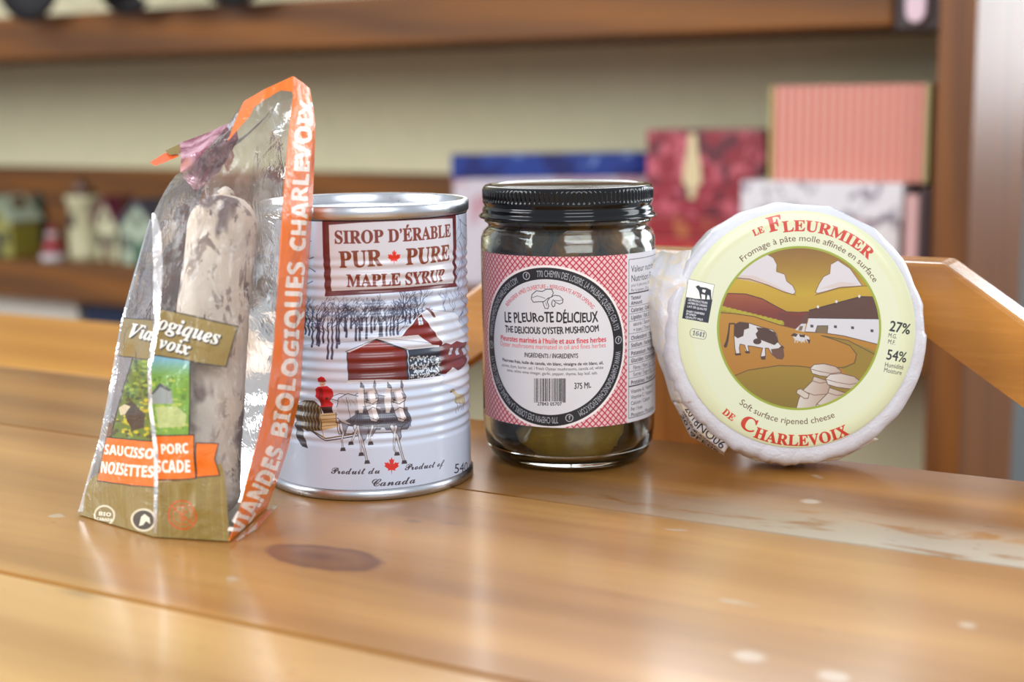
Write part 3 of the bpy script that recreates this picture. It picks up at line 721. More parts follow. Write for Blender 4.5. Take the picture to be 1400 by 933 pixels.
def horse(dx, body, belly):
    def q(L): return z4([(x + dx, y) for x, y in L])
    can.fill(q([(335, 400), (350, 350), (390, 335), (440, 345), (470, 380), (560, 400), (575, 470), (520, 500), (440, 500), (370, 490), (340, 455)]), body, .96)
    can.fill(q([(380, 470), (430, 440), (470, 420), (560, 430), (570, 470), (520, 500), (430, 505)]), belly, .9)
    can.fill(q([(430, 420), (480, 400), (560, 410), (586, 470), (560, 515), (450, 518), (425, 485)]), (88, 90, 108), .9)
    for k in range(14): can.stroke(q([(440 + k * 10, 425 + (k % 3) * 8), (446 + k * 10, 505 - (k % 4) * 6)]), .8, (44, 46, 62), .7)
    for k in range(7): can.stroke(q([(360 + k * 12, 350 + (k % 3) * 10), (372 + k * 12, 380 + (k % 2) * 14)]), .6, (110, 110, 126), .7)
    can.fill(q([(440, 360), (450, 300), (470, 290), (480, 370), (470, 430), (450, 430)]), (226, 222, 226), .95)
    can.fill(q([(470, 310), (530, 300), (552, 340), (548, 385), (540, 420), (555, 455), (540, 475), (512, 470), (498, 430), (478, 380)]), (196, 192, 200))
    can.fill(q([(500, 320), (530, 312), (545, 350), (538, 400), (550, 450), (530, 468), (515, 400)]), (236, 232, 236))
    can.fill(q([(474, 330), (492, 322), (500, 360), (488, 385)]), (110, 106, 122), .9); can.fill(q([(530, 325), (550, 335), (548, 360), (536, 352)]), (120, 116, 130), .8)
    can.fill(q([(455, 300), (458, 270), (478, 292), (480, 306)]), (90, 86, 100)); can.fill(q([(522, 300), (530, 255), (540, 285), (536, 304)]), (110, 104, 116))
    can.stroke(q([(478, 310), (478, 380), (500, 440), (512, 470), (540, 478), (556, 455), (540, 410), (552, 345), (530, 300)]), .7, DK)
    can.stroke(q([(490, 360), (500, 368)]), 1.2, (20, 16, 24)); can.stroke(q([(536, 356), (546, 352)]), 1.2, (20, 16, 24))
    can.stroke(q([(478, 372), (520, 385), (552, 365)]), .8, DK); can.stroke(q([(495, 420), (520, 400), (548, 410)]), .8, DK)
    can.ell(*q([(524, 458)])[0], .9, .7, (70, 50, 56)); can.ell(*q([(545, 455)])[0], .7, .6, (70, 50, 56))
    can.stroke(q([(335, 400), (345, 355), (390, 332), (445, 345)]), .8, DK); can.stroke(q([(340, 455), (375, 492), (440, 502), (530, 500), (575, 470)]), .9, DK)
    can.stroke(q([(470, 420), (500, 450), (560, 470)]), .8, DK, .8)
horse(140, (128, 128, 142), (64, 66, 80)); horse(0, (188, 186, 196), (72, 74, 90))
can.stroke(z4([(330, 480), (400, 492), (560, 498), (705, 478), (706, 462)]), 1.5, (72, 52, 48)); can.stroke(z4([(345, 540), (480, 535), (668, 528)]), 1.1, (84, 60, 50))
LG = (200, 198, 206)
for P_0 in ([(440, 495), (505, 500), (486, 560), (462, 590), (448, 545)], [(612, 500), (668, 500), (668, 550), (652, 585), (632, 545)], [(345, 470), (395, 492), (376, 545), (356, 540)], [(500, 498), (545, 500), (520, 548), (500, 552)]):
    can.fill(z4(P_0), (128, 128, 142)); can.stroke(z4(P_0), .7, DK, closed=True)
def legs(P, w, hoof):
    can.stroke(z4(P), [w * 1.45, w * 1.1, w * .7, w * .75][:len(P)] if len(P) <= 4 else w, DK, .95); can.stroke(z4(P), [w * 1.1, w * .75, w * .4, w * .45][:len(P)] if len(P) <= 4 else w * .6, LG)
    x, y = P[-1]; can.fill(z4([(x - 10, y - 8), (x + 10, y - 10), (x + 16, y + 8), (x - 14, y + 10)]), (60, 52, 62))
legs([(355, 490), (368, 530), (362, 570), (368, 615)], 3.2, 1); legs([(430, 500), (460, 560), (480, 620), (492, 680)], 4.2, 1)
legs([(520, 500), (505, 550), (510, 585)], 2.6, 1); legs([(440, 510), (420, 560), (408, 585)], 2.6, 1)
legs([(620, 500), (650, 560), (665, 620), (682, 680)], 4.2, 1); legs([(640, 500), (632, 570), (630, 615), (645, 638)], 3.2, 1)
legs([(445, 500), (460, 590), (462, 640)], 2.6, 1)
for (a_, b_) in (((385, 350), (410, 480)), ((560, 380), (470, 400)), ((420, 480), (450, 420))): can.stroke(z4([a_, b_]), .7, DK, .8)
# calf
can.fill(z4([(935, 320), (945, 345), (950, 378), (990, 382), (998, 355), (995, 335), (960, 332), (946, 312)]), (196, 184, 150))
can.ell(*z4([(934, 316)])[0], 3.2, 2.6, (180, 166, 130)); can.ell(*z4([(928, 322)])[0], 1.2, 1.2, (80, 64, 50))
for x, b_ in ((955, 430), (968, 420), (985, 415), (993, 410)): can.stroke(z4([(x, 370), (x + 1, 395), (x - 2, b_)]), 1.2, (120, 104, 84) if x != 993 else (60, 50, 46))
can.stroke(z4([(945, 345), (950, 378), (990, 382), (998, 350)]), .5, (80, 66, 50))
# sign panel
PO = z3([(285, 242), (500, 226), (760, 212), (1028, 204), (1032, 400), (1036, 618), (760, 645), (500, 662), (300, 672), (290, 460)])
can.fill(PO, (96, 30, 34), 1, 6)
PI = z3([(322, 275), (500, 262), (760, 250), (1010, 238), (1014, 400), (1022, 598), (760, 622), (500, 636), (334, 643), (328, 460)])
can.fill(PI, (214, 212, 220), 1, 6)
TC = (126, 50, 36)
def ctext(cv, s, x0, y0, x1, y1, cap, col, **k): cv.text(s, (x0, y0), (x1, y1), cap, col, **k)
P_ = lambda x, y: z3([(x, y)])[0]
can.text('SIROP D’ÉRABLE', P_(352, 378), P_(1000, 338), 16.5, TC, st='serif', fat=1.6)
can.text('PUR', P_(380, 512), P_(618, 500), 21, (128, 56, 30), st='serif', fat=2)
can.text('PURE', P_(752, 496), P_(995, 470), 21, (128, 56, 30), st='serif', fat=2)
can.text('MAPLE SYRUP', P_(420, 618), P_(970, 584), 16, TC, st='serif', fat=1.6)
LEAF = [(0, -1), (.06, -.45), (.45, -.55), (.38, -.36), (.85, -.02), (.72, .06), (.82, .4), (.52, .34), (.46, .46), (.2, .2), (.3, .78), (.14, .68), (0, 1)]
LEAF = LEAF + [(-x, y) for x, y in LEAF[-2:0:-1]]
def leaf(cv, cx, cy, r, col): cv.fill([(cx + x * r, cy - y * r) for x, y in LEAF], col, 1, 1)
leaf(can, *P_(686, 455), 10.5, (226, 44, 34)); leaf(can, *z4([(618, 700)])[0], 12, (214, 38, 34))
Q_ = lambda x, y: z4([(x, y)])[0]
can.text('Produit du', Q_(305, 738), Q_(560, 738), 9, (60, 52, 66), st='script', fat=.6)
can.text('Product of', Q_(682, 722), Q_(886, 698), 9, (60, 52, 66), st='script', fat=.6)
can.text('Canada', Q_(508, 804), Q_(742, 786), 10.5, (60, 52, 66), st='script', fat=.6)
can.text('540 ml', Q_(935, 738), Q_(1036, 712), 13, (36, 34, 50), st='sans')
imc = can.image('can_print')

s = NT('can_print'); uvn = s.n('ShaderNodeTexCoord').outputs['UV']
s.P(Base_Color=tex(s, imc, uvn).outputs[0], Roughness=.33, Coat_Weight=.5, Coat_Roughness=.08)
can_t = thing('maple_syrup_can', 'tall white printed tin of maple syrup with red sugar shack and horses', 'can', (CANC[0], CANC[1], TZ))
NS = 288; prof = []
z = .0045
while z <= CH - .0055:
    m_ = 0
    if .021 < z < .099: m_ = min(1, (z - .021) / .004, (.099 - z) / .004)
    prof.append((CR - .0001 - .00038 * m_ * (1 - math.cos(2 * math.pi * (z - .021) / .0041)), z)); z += .0004
P = []; UV = []
for r_, z_ in prof:
    P.append([(r_ * math.sin(a), -r_ * math.cos(a), z_) for a in np.linspace(-math.pi, math.pi, NS + 1)])
    UV.append([((a * CR * 1000 - cu0) * K / can.w, (z_ * 1000 - 3.0) * K / can.h) for a in np.linspace(-math.pi, math.pi, NS + 1)])
grid_mesh('printed_body', P, s.m, can_t, uv=UV)
lathe('bottom_rim', [(0, .003), (CR - .003, .003), (CR - .0025, 0), (CR - .0004, 0), (CR + .0008, .0006), (CR + .0008, .0032), (CR - .0002, .0045), (CR - .0012, .0047)], metal, can_t, 128)
lathe('top_rim', [(CR - .0012, CH - .006), (CR, CH - .0054), (CR + .0008, CH - .0042), (CR + .0008, CH - .0006), (CR, CH), (CR - .0012, CH), (CR - .0018, CH - .0006), (CR - .0019, CH - .0044)], metal, can_t, 128)
lathe('can_lid', [(CR - .0018, CH - .0038), (CR - .0026, CH - .0046), (CR - .006, CH - .0048), (CR - .0075, CH - .0038), (CR - .011, CH - .0042), (CR - .02, CH - .0046), (0, CH - .0046)], metal, can_t, 128)

# ================================================================== THE GLASS JAR
JC = np.array(on_z(778, 622)); JR = .0381
gl = NT('jar_glass'); gl.P(Base_Color=(.93, .97, .92, 1), Roughness=.015, IOR=1.47, Transmission_Weight=1.0); gl = gl.m
jar = thing('mushroom_jar', 'glass jar of marinated oyster mushrooms with black screw lid and checked label', 'jar', (JC[0], JC[1], TZ))
OUT = [(0, .0016), (.022, .0014), (.0275, .0004), (.0295, 0), (.0322, .0008), (.0355, .0040), (.0374, .0090), (JR, .0150), (JR, .0950), (.0379, .0985), (.0370, .1012), (.0355, .1026),
       (.0346, .1036), (.0350, .1046), (.0364, .1056), (.0364, .1066), (.0350, .1076), (.0342, .1090), (.0342, .1190)]
INN = [(.0318, .1190), (.0318, .1040), (.0330, .1015), (.0352, .0980), (.0359, .0940), (.0359, .0150), (.0348, .0090), (.0320, .0058), (.025, .0050), (0, .0050)]
lathe('glass_body', OUT + INN, gl, jar, 128)
oilm = NT('oil'); oilm.P(Base_Color=lin((226, 186, 70)), Roughness=.0, IOR=1.45, Transmission_Weight=1.0); oilm = oilm.m
OI = [(0, .0053), (.025, .0053), (.0318, .0061), (.0345, .0092), (.0356, .0152), (.0356, .0940), (.0349, .0978), (.0327, .1012), (.0315, .104), (.0315, .1105), (0, .1105)]
lathe('oil', OI, oilm, jar, 96)
mush = []
for nm, ca, cb in (('a', (140, 100, 48), (34, 24, 16)), ('b', (240, 230, 140), (196, 190, 96)), ('c', (60, 44, 36), (14, 11, 11)), ('d', (214, 164, 80), (110, 74, 34))):
    q = NT('mushroom_' + nm); f = q.noise(q.coord(), 130, 4, .6, .6)
    q.P(Base_Color=q.ramp(f, [(.3, lin(cb)), (.7, lin(ca))]), Roughness=.4); mush.append(q.m)
rj = random.Random(12)
def mushroom(cx, cy, cz, rx, rz, mat, seed, name='mushroom_piece'):
    bm = bmesh.new(); bmesh.ops.create_icosphere(bm, subdivisions=3, radius=1)
    rq = random.Random(seed); ax = Vector((rq.uniform(-1, 1), rq.uniform(-1, 1), rq.uniform(-1, 1))).normalized()
    rot = Matrix.Rotation(rq.uniform(0, 6.28), 3, ax) if cz > .03 else Matrix.Identity(3)
    for v in bm.verts:
        d = 1 + .35 * noise.noise(v.co * 1.3 + Vector((seed * 3.1, 0, 0))) + .12 * noise.noise(v.co * 4 + Vector((0, seed, 0)))
        p = Vector((v.co.x * rx * d, v.co.y * rx * .7 * d, v.co.z * rz * d)); p = rot @ p
        p += Vector((cx, cy, cz)); r = math.hypot(p.x, p.y); lim = .0338 if p.z < .094 else .0338 - (p.z - .094) * .3
        if p.z < .016: lim = .0325 - max(0, .012 - p.z) * .9
        if r > lim: p.x *= lim / r; p.y *= lim / r
        p.z = min(max(p.z, .0066), .1085); v.co = p
    return from_bm(name, bm, mat, jar, True)
k = 0
for z_ in (.013, .026, .048, .068, .086, .1):
    n_ = 9
    for i in range(n_):
        a = 2 * math.pi * i / n_ + rj.uniform(-.2, .2) + z_ * 40
        if z_ == .013 and abs(((a + math.pi / 2 + math.pi) % (2 * math.pi)) - math.pi) < .75: a += 1.2
        r_ = rj.uniform(.018, .0265)
        k += 1
        mushroom(r_ * math.cos(a), r_ * math.sin(a), z_ + rj.uniform(-.003, .003), rj.uniform(.009, .013), rj.uniform(.007, .011), mush[[0, 2, 2, 3][k % 4] if z_ < .09 else [3, 3, 0, 3][k % 4]], k)
for q_ in (mushroom(.001, -.0262, .0165, .020, .0125, mush[1], 77),): q_['label'] = 'pale olive mushroom cap slice at the jar bottom'
for z_ in (.028, .046, .064, .084, .098): mushroom(0, 0, z_, .029, .017, mush[2], int(z_ * 1000))
# label
LV0, LV1 = 21.2, 93.4; La0, La1 = math.radians(-76), math.radians(100); KJ = 14.0; RLb = JR + .00025
lab = Canvas((La1 - La0) * RLb * 1000 * KJ, (LV1 - LV0) * KJ, cyl_tf(JC, RLb, KJ, La0 * RLb * 1000, LV0), KJ * .309, bg=(236, 200, 202))
H_, W_ = lab.a.shape[:2]; Yg, Xg = np.mgrid[0:H_, 0:W_].astype(np.float32)
pd = 31.0
for sgn in (1, -1):
    ph = ((Xg * .82 + sgn * Yg * .78) / pd) % 1.0; mk = np.clip((.5 - np.abs(ph - .5)) * pd, 0, None)
    mk = np.clip(4.6 - mk, 0, 1)[..., None]
    lab.a[..., :3] = lab.a[..., :3] * (1 - mk * .82) + np.array([190, 28, 58]) / 255 * mk * .82
cc = lab.tf((763, 475)); tp = lab.tf((763, 366.5)); bt_ = lab.tf((763, 583.5)); cy_ = (tp[1] + bt_[1]) / 2; Ro = (tp[1] - bt_[1]) / 2
lf = lab.tf((668, 475)); rt_ = lab.tf((857, 475)); cx_ = (lf[0] + rt_[0]) / 2
cx_ = (lab.tf((670, 475))[0] + lab.tf((849, 475))[0]) / 2
def circ(cv, cx, cy, r, col, a=1.0):
    t = np.linspace(0, 2 * math.pi, 160, endpoint=False); cv.raw([np.stack([cx + r * np.cos(t), cy + r * np.sin(t)], 1)], col, a)
circ(lab, cx_, cy_, Ro + 15, (250, 240, 240)); circ(lab, cx_, cy_, Ro, (26, 28, 36)); circ(lab, cx_, cy_, Ro * .856, (228, 228, 234))
def ring_fn(cv, cx, cy, R, a0, sgn=-1):
    """sgn -1: clockwise reading, upright at the top"""
    def f(t, h):
        a = a0 + sgn * t / R; r = R + (h if sgn < 0 else -h); return (cx + r * math.cos(a), cy + r * math.sin(a))
    return f
def arc_text(cv, txt, cx, cy, R, deg0, deg1, cap, col, **k):
    """deg: compass-like, 0 = top, clockwise positive; text runs from deg0 to deg1"""
    a0 = math.radians(90 - deg0); L = math.radians(abs(deg1 - deg0)) * R
    cv.path_text(txt, ring_fn(cv, cx, cy, R, a0, -1 if deg1 > deg0 else 1), L, cap, col, **k)
GR = (196, 198, 206)
RB = Ro * .885
arc_text(lab, 'WWW.CHAMPIGNONSCHARLEVOIX.COM', cx_, cy_, RB, -86, -26, Ro * .082, GR)
arc_text(lab, '770 CHEMIN DES LOISIRS, LA MALBAIE (QUÉBEC) G5A 1Y3', cx_, cy_, RB, -8, 78, Ro * .082, GR)
arc_text(lab, 'WWW.CHAMPIGNONSCHARLEVOIX.COM', cx_, cy_, RB, 95, 155, Ro * .082, GR)
arc_text(lab, '770 CHEMIN DES LOISIRS, LA MALBAIE (QUÉBEC) G5A 1Y3', cx_, cy_, RB, 172, 258, Ro * .082, GR)
for dg in (-17, 86, 163, 267):
    a = math.radians(90 - dg); X_, Y_ = cx_ + Ro * .93 * math.cos(a), cy_ + Ro * .93 * math.sin(a)
    circ(lab, X_, Y_, Ro * .05, GR); circ(lab, X_, Y_, Ro * .04, (26, 28, 36)); lab.text('f', (X_ - 5, Y_ - 10), (X_ + 7, Y_ - 10), 22, GR, st='bold', author=False)
arc_text(lab, 'RÉFRIGÉRER APRÈS OUVERTURE – REFRIGERATE AFTER OPENING', cx_, cy_, Ro * .74, -50, 50, Ro * .052, (206, 44, 60), jit=.06)
J1 = lambda x, y: (640 + x / 4.24, 230 + y / 4.24)
J2 = lambda x, y: (640 + x / 4.056, 430 + y / 4.056)
INK = (30, 28, 34)
lab.stroke([J1(*p) for p in ((366, 760), (370, 735), (395, 712), (430, 716), (455, 702), (485, 704), (494, 725), (484, 748), (460, 757), (440, 775), (405, 776), (378, 778), (366, 760))], .95, INK)
lab.stroke([J1(*p) for p in ((372, 752), (400, 742), (425, 748), (445, 756))], .6, INK)
lab.stroke([J1(*p) for p in ((432, 775), (438, 795), (446, 814), (462, 816), (468, 800), (458, 775), (470, 757))], .9, INK); lab.stroke([J1(*p) for p in ((450, 780), (456, 800))], .6, INK)
lab.stroke([J1(*p) for p in ((480, 750), (500, 738), (530, 742), (550, 762), (548, 782), (530, 790), (508, 780), (492, 764))], .9, INK)
lab.stroke([J1(*p) for p in ((500, 768), (520, 770), (545, 766))], .6, INK); lab.stroke([J1(*p) for p in ((488, 770), (484, 790), (492, 806), (502, 800), (504, 784))], .9, INK)
lab.text('LE PLEUR', J1(212, 893), J1(405, 893), 13.6, INK, st='sans', jit=.09, fat=1.6); lab.text('o', J1(405, 890), J1(442, 890), 12, INK, st='sans', fat=1.2)
lab.text('TE DÉLICIEUX', J1(442, 894), J1(752, 890), 13.6, INK, st='sans', jit=.09, fat=1.6, seed=5)
lab.text('THE DELICIOUS OYSTER MUSHROOM', J2(206, 98), J2(726, 96), 9.2, INK, st='sans', jit=.09, fat=1.3, seed=8)
RD = (214, 52, 66)
lab.text('Pleurotes marinés à l’huile et aux fines herbes', J2(180, 142), J2(766, 152), 6.6, RD, st='bold', fat=.2)
lab.text('Oyster mushrooms marinated in oil and fines herbes', J2(178, 172), J2(764, 182), 6.4, (222, 96, 104), st='sans')
lab.text('INGRÉDIENTS / INGREDIENTS', J2(312, 236), J2(610, 242), 6, INK, st='sans', jit=.12, fat=.5)
lab.text('Pleurotes frais, huile de canola, vin blanc, vinaigre de vin blanc, ail,', J2(190, 258), J2(750, 276), 4.1, INK, fat=.5)
lab.text('poivre, thym, laurier, sel. / Fresh Oyster mushrooms, canola oil, white', J2(188, 287), J2(750, 302), 4.1, (60, 58, 64))
lab.text('wine, white wine vinegar, garlic, pepper, thyme, bay leaf, salt.', J2(216, 316), J2(718, 332), 4.1, (60, 58, 64))
rb = random.Random(3); x = 366
while x < 540:
    w_ = rb.choice([2, 2.5, 4, 6]); lab.fill([J2(x, 356), J2(x + w_, 356), J2(x + w_, 490), J2(x, 490)], INK, 1, 2); x += w_ + rb.choice([2, 3, 5])
lab.fill([J2(382, 484), J2(522, 484), J2(522, 506), J2(382, 506)], (228, 228, 234))
lab.text('27843 05707', J2(384, 505), J2(520, 506), 4.6, INK, fat=.4); lab.text('375 ML', J2(588, 414), J2(682, 408), 8, INK, jit=.1, fat=.6)
# nutrition panel
nx0 = lab.tf((857, 450))[0]
lab.raw([[(nx0, -5), (W_ + 5, -5), (W_ + 5, H_ + 5), (nx0, H_ + 5)]], (224, 224, 232))
bx = nx0 + 16
lab.strokes_raw([[(bx, 26), (bx, H_ - 34), (W_ - 4, H_ - 34)], [(bx, 26), (W_ - 4, 26)]], 3, INK)
NX = bx + 18
def nrow(y, txt, cap, st='sans', ln=0, ind=0, col=INK):
    T_, wd_ = layout(txt, st); hh = lab.tf((860, y))[1]; cp = cap * lab.k
    lab.text(txt, (NX + ind, hh), (NX + ind + wd_ * cp / .7 * .86, hh), cp, col, st=st, author=False)
    if ln: lab.strokes_raw([[(bx, hh - 9), (W_ - 4, hh - 9)]], ln, INK)
nrow(373, 'Valeur nutritive', 9, 'sans'); nrow(386, 'Nutrition Facts', 9, 'sans'); nrow(393, 'pour 6 pleurotes (30 g)', 4.4, col=(110, 110, 116)); nrow(400, 'Per 6 oysters (30 g)', 4.4, ln=7, col=(90, 90, 96))
nrow(411, 'Teneur', 5, 'bold'); nrow(418, 'Amount', 5, 'bold', 2)
for y, tx_, ind, st_, ln in ((428, 'Calories / Calories 30', 0, 'bold', 2), (438, 'Lipides / Fat 2 g', 0, 'bold', 2), (447, 'saturés / Saturated 0 g', 20, 'sans', 0), (455, '+ trans / Trans 0 g', 20, 'sans', 2), (466, 'Cholestérol / Cholesterol', 0, 'bold', 2),
                         (476, 'Sodium / Sodium 60 mg', 0, 'bold', 2), (487, 'Potassium / Potassium', 0, 'bold', 2), (497, 'Glucides / Carbohydrate', 0, 'bold', 2), (507, 'Fibres / Fibre 1 g', 20, 'sans', 2), (516, 'Sucres / Sugars 0 g', 20, 'sans', 2), (527, 'Protéines / Protein 1 g', 0, 'bold', 7),
                         (539, 'Vitamine A / Vitamin A', 0, 'sans', 0), (547, 'Vitamine C / Vitamin C', 0, 'sans', 0), (555, 'Calcium / Calcium', 0, 'sans', 0), (563, 'Fer / Iron', 0, 'sans', 0), (571, 'Phosphore / Phosphorus', 0, 'sans', 0)):
    nrow(y, tx_, 5.4, st_, ln, ind)
iml = lab.image('jar_label_print')
s = NT('jar_label'); s.P(Base_Color=tex(s, iml, s.n('ShaderNodeTexCoord').outputs['UV']).outputs[0], Roughness=.42, Coat_Weight=.15)
P = []; UV = []
for rr, side in ((RLb, 0), (JR + .00005, 1)):
    Pi = []
    for v_ in np.linspace(LV0, LV1, 3):
        Pi.append([(rr * math.sin(a), -rr * math.cos(a), v_ / 1000) for a in np.linspace(La0, La1, 80)])
    if side == 0: grid_mesh('paper_label', Pi, s.m, jar, uv=[[(u_, vv) for u_ in np.linspace(0, 1, 80)] for vv in (0, .5, 1)])
# lid
lidm = NT('black_lacquer'); lidm.P(Base_Color=lin((6, 6, 9)), Metallic=0, Roughness=.12, Coat_Weight=.2, Coat_Roughness=.05, IOR=1.38); lidm = lidm.m
def knurl(r, z, a): return r - .00042 * (.5 + .5 * math.cos(a * 110)) if .1151 < z < .1194 else r
LP = [(.0376, .1076), (.0384, .1072), (.0388, .1078), (.0380, .1087), (.0374, .1092), (.0371, .1100), (.0372, .1108), (.0369, .1116), (.0363, .1122), (.0363, .1126), (.0369, .1134), (.0371, .1142), (.0370, .1150),
      (.0371, .1153), (.0372, .1160), (.0372, .1190), (.0370, .1197), (.0366, .1205), (.0358, .1211), (.0344, .1213), (.0335, .1208), (.0325, .1206), (0, .1206), (0, .1196), (.0345, .1195), (.0350, .1082), (.0376, .1076)]
lid = lathe('screw_lid', LP, lidm, jar, 880, knurl)
lid['label'] = 'black lacquered metal screw lid with knurled edge'

# ================================================================== THE CHEESE WHEEL
til = math.radians(8.0)
base = np.array(on_z(1090, 650)); Rch = .0562; Tch = .029
nC = np.array([0, -math.cos(til), math.sin(til)]); upC = np.array([0, math.sin(til), math.cos(til)]); rtC = np.array([1., 0, 0])
C0 = base + upC * (Rch + .0004) + np.array([0.0003, 0, 0]); C0[2] += .0
yawC = 0
MC = Matrix(((rtC[0], upC[0], nC[0], C0[0]), (rtC[1], upC[1], nC[1], C0[1]), (rtC[2], upC[2], nC[2], C0[2]), (0, 0, 0, 1)))   # x right, y up, z to the viewer
cheese = thing('cheese_wheel', 'round soft cheese in white paper with a yellow farm label standing on edge', 'cheese', matrix=MC)
MCi = MC.inverted()
def chl(x, y, dz=0): p = MCi @ Vector(on_plane(x, y, C0 + nC * dz, nC)); return (p[0], p[1])
lc = chl(1088.5, 460.5); LR = .0506
KC = 13.0
lb = Canvas(2 * LR * 1000 * KC, 2 * LR * 1000 * KC, lambda p: (lambda q: ((q[0] - lc[0] + LR) * 1000 * KC, (q[1] - lc[1] + LR) * 1000 * KC))(chl(p[0], p[1])), KC * .307, bg=(240, 236, 196))
CW = lb.w / 2
circ(lb, CW, CW, CW * .985, (220, 223, 184)); circ(lb, CW, CW, CW * .86, (222, 226, 198), .7)
d5 = lambda L: [(980 + x / 3.5875, 330 + y / 3.5875) for x, y in L]
d3 = lambda x, y: (870 + x / 3.3333, 270 + y / 3.3333)
d4 = lambda x, y: (870 + x / 3.3333, 450 + y / 3.3333)
# farm picture: painted on a square canvas of its own, then set in the circle
pc = lb.tf((1091.5, 459)); pr = abs(lb.tf((1202, 459))[0] - lb.tf((981, 459))[0]) / 2
save = lb.a.copy()
def F(L, col, a=1.0, **k): lb.fill(d5(L), col, a, **k)
def S(L, w, col, a=1.0, **k): lb.stroke(d5(L), np.multiply(w, 1.3), col, a, **k)
LN = (120, 70, 34)
F([(0, 40), (861, 40), (861, 480), (0, 480)], (186, 140, 30), grad=(d5([(400, 60)])[0], (150, 98, 24), d5([(400, 330)])[0], (226, 186, 30)))
F([(0, 215), (120, 210), (250, 250), (380, 300), (440, 300), (520, 285), (720, 255), (861, 270), (861, 520), (0, 520)], (222, 180, 38), grad=(d5([(400, 250)])[0], (222, 178, 40), d5([(400, 400)])[0], (206, 158, 30)))
CLD = (244, 232, 230)
c1 = [(60, 215), (130, 130), (200, 100), (240, 98), (275, 118), (292, 150), (290, 185), (330, 198), (340, 232), (370, 255), (384, 285), (372, 298), (330, 285), (240, 250), (160, 225), (80, 218)]
c2 = [(480, 285), (498, 245), (520, 210), (550, 195), (555, 150), (590, 130), (650, 170), (710, 255), (600, 262), (520, 285), (490, 292)]
for c_ in (c1, c2): F(c_, CLD); S(c_, .8, (150, 104, 60), closed=True)
F([(80, 200), (180, 205), (300, 260), (360, 290), (240, 250), (100, 222)], (236, 206, 190), .6); F([(500, 270), (600, 235), (690, 245), (600, 262)], (236, 206, 190), .6)
S([(0, 216), (80, 214), (160, 222), (250, 252), (330, 287), (384, 300)], .8, LN, .8); S([(480, 300), (600, 265), (720, 255), (800, 262)], .8, LN, .7)
F([(0, 305), (60, 292), (140, 295), (220, 318), (300, 362), (340, 382), (400, 385), (450, 382), (430, 470), (0, 480)], (150, 62, 30), grad=(d5([(200, 300)])[0], (176, 86, 40), d5([(200, 400)])[0], (134, 44, 28)))
S([(0, 305), (60, 292), (140, 295), (220, 318), (300, 362), (340, 382), (400, 385), (445, 382)], 1, (96, 40, 24))
F([(300, 380), (380, 400), (440, 402), (430, 440), (380, 470), (300, 440)], (122, 48, 30))
for i in range(13):
    x_ = 8 + i * 25; lb.ell(*d5([(x_, 365 + i * 6.2)])[0], 5.6, 4.6, (176, 158, 28)); lb.ell(*d5([(x_ - 3, 359 + i * 6.2)])[0], 4, 3, (204, 184, 40), .8)
F([(0, 385), (80, 390), (180, 405), (300, 445), (440, 478), (620, 490), (800, 540), (861, 600), (861, 861), (0, 861)], (204, 138, 38), grad=(d5([(300, 420)])[0], (206, 142, 40), d5([(300, 680)])[0], (196, 128, 30)))
S([(0, 385), (80, 390), (180, 405), (300, 445), (440, 478)], .9, (110, 70, 28))
F([(510, 498), (620, 520), (740, 560), (800, 590), (800, 720), (640, 700), (600, 650), (660, 640), (684, 600), (660, 550), (580, 520)], (168, 132, 32)); S([(510, 498), (580, 520), (650, 548), (682, 590), (672, 632), (620, 655), (560, 655)], 1, (104, 76, 30)); S([(520, 500), (640, 522), (770, 590)], .9, (104, 76, 30))
F([(60, 710), (150, 670), (300, 645), (400, 650), (500, 655), (600, 690), (861, 700), (861, 933), (0, 933)], (160, 124, 26), grad=(d5([(300, 650)])[0], (176, 136, 30), d5([(300, 860)])[0], (146, 116, 28)))
S([(60, 705), (150, 668), (300, 645), (400, 648), (460, 655)], 1, (110, 80, 30))
# barn
F([(430, 480), (450, 405), (800, 415), (800, 545), (620, 500), (520, 485)], (240, 232, 232)); S([(430, 480), (520, 485), (620, 500), (800, 545)], .8, (96, 66, 50))
F([(440, 412), (450, 375), (560, 345), (700, 308), (800, 315), (800, 418)], (96, 52, 36)); S([(450, 375), (560, 345), (700, 308), (800, 310)], 1, (60, 34, 26)); S([(440, 412), (800, 417)], .8, (60, 34, 26))
F([(380, 470), (412, 440), (436, 440), (426, 480)], (232, 224, 224)); F([(396, 472), (404, 452), (420, 452), (414, 474)], (140, 104, 70)); F([(404, 440), (420, 405), (450, 380), (440, 440)], (110, 60, 44))
F([(480, 482), (490, 450), (542, 450), (538, 488)], (140, 112, 76)); S([(480, 482), (490, 450), (542, 450), (538, 488)], .6, (70, 50, 40))
for x_, y_ in ((463, 452), (578, 455), (662, 460), (757, 475)): F([(x_ - 7, y_ - 7), (x_ + 7, y_ - 6), (x_ + 7, y_ + 7), (x_ - 7, y_ + 6)], (84, 64, 56))
for x_, y_ in ((493, 358), (583, 332), (695, 306)): lb.ell(*d5([(x_, y_)])[0], 1.7, 2, (244, 236, 236))
# far cows
F([(365, 495), (385, 488), (420, 492), (450, 505), (452, 535), (440, 530), (430, 515), (420, 530), (380, 520), (372, 505)], (236, 226, 222)); F([(358, 498), (375, 486), (395, 492), (385, 505)], (80, 48, 36)); F([(400, 492), (430, 494), (428, 508), (405, 505)], (80, 48, 36)); F([(436, 515), (456, 520), (450, 540)], (80, 48, 36))
for x_ in (382, 394, 414, 428): S([(x_, 512), (x_ - 2, 532)], 1.1, (226, 214, 210))
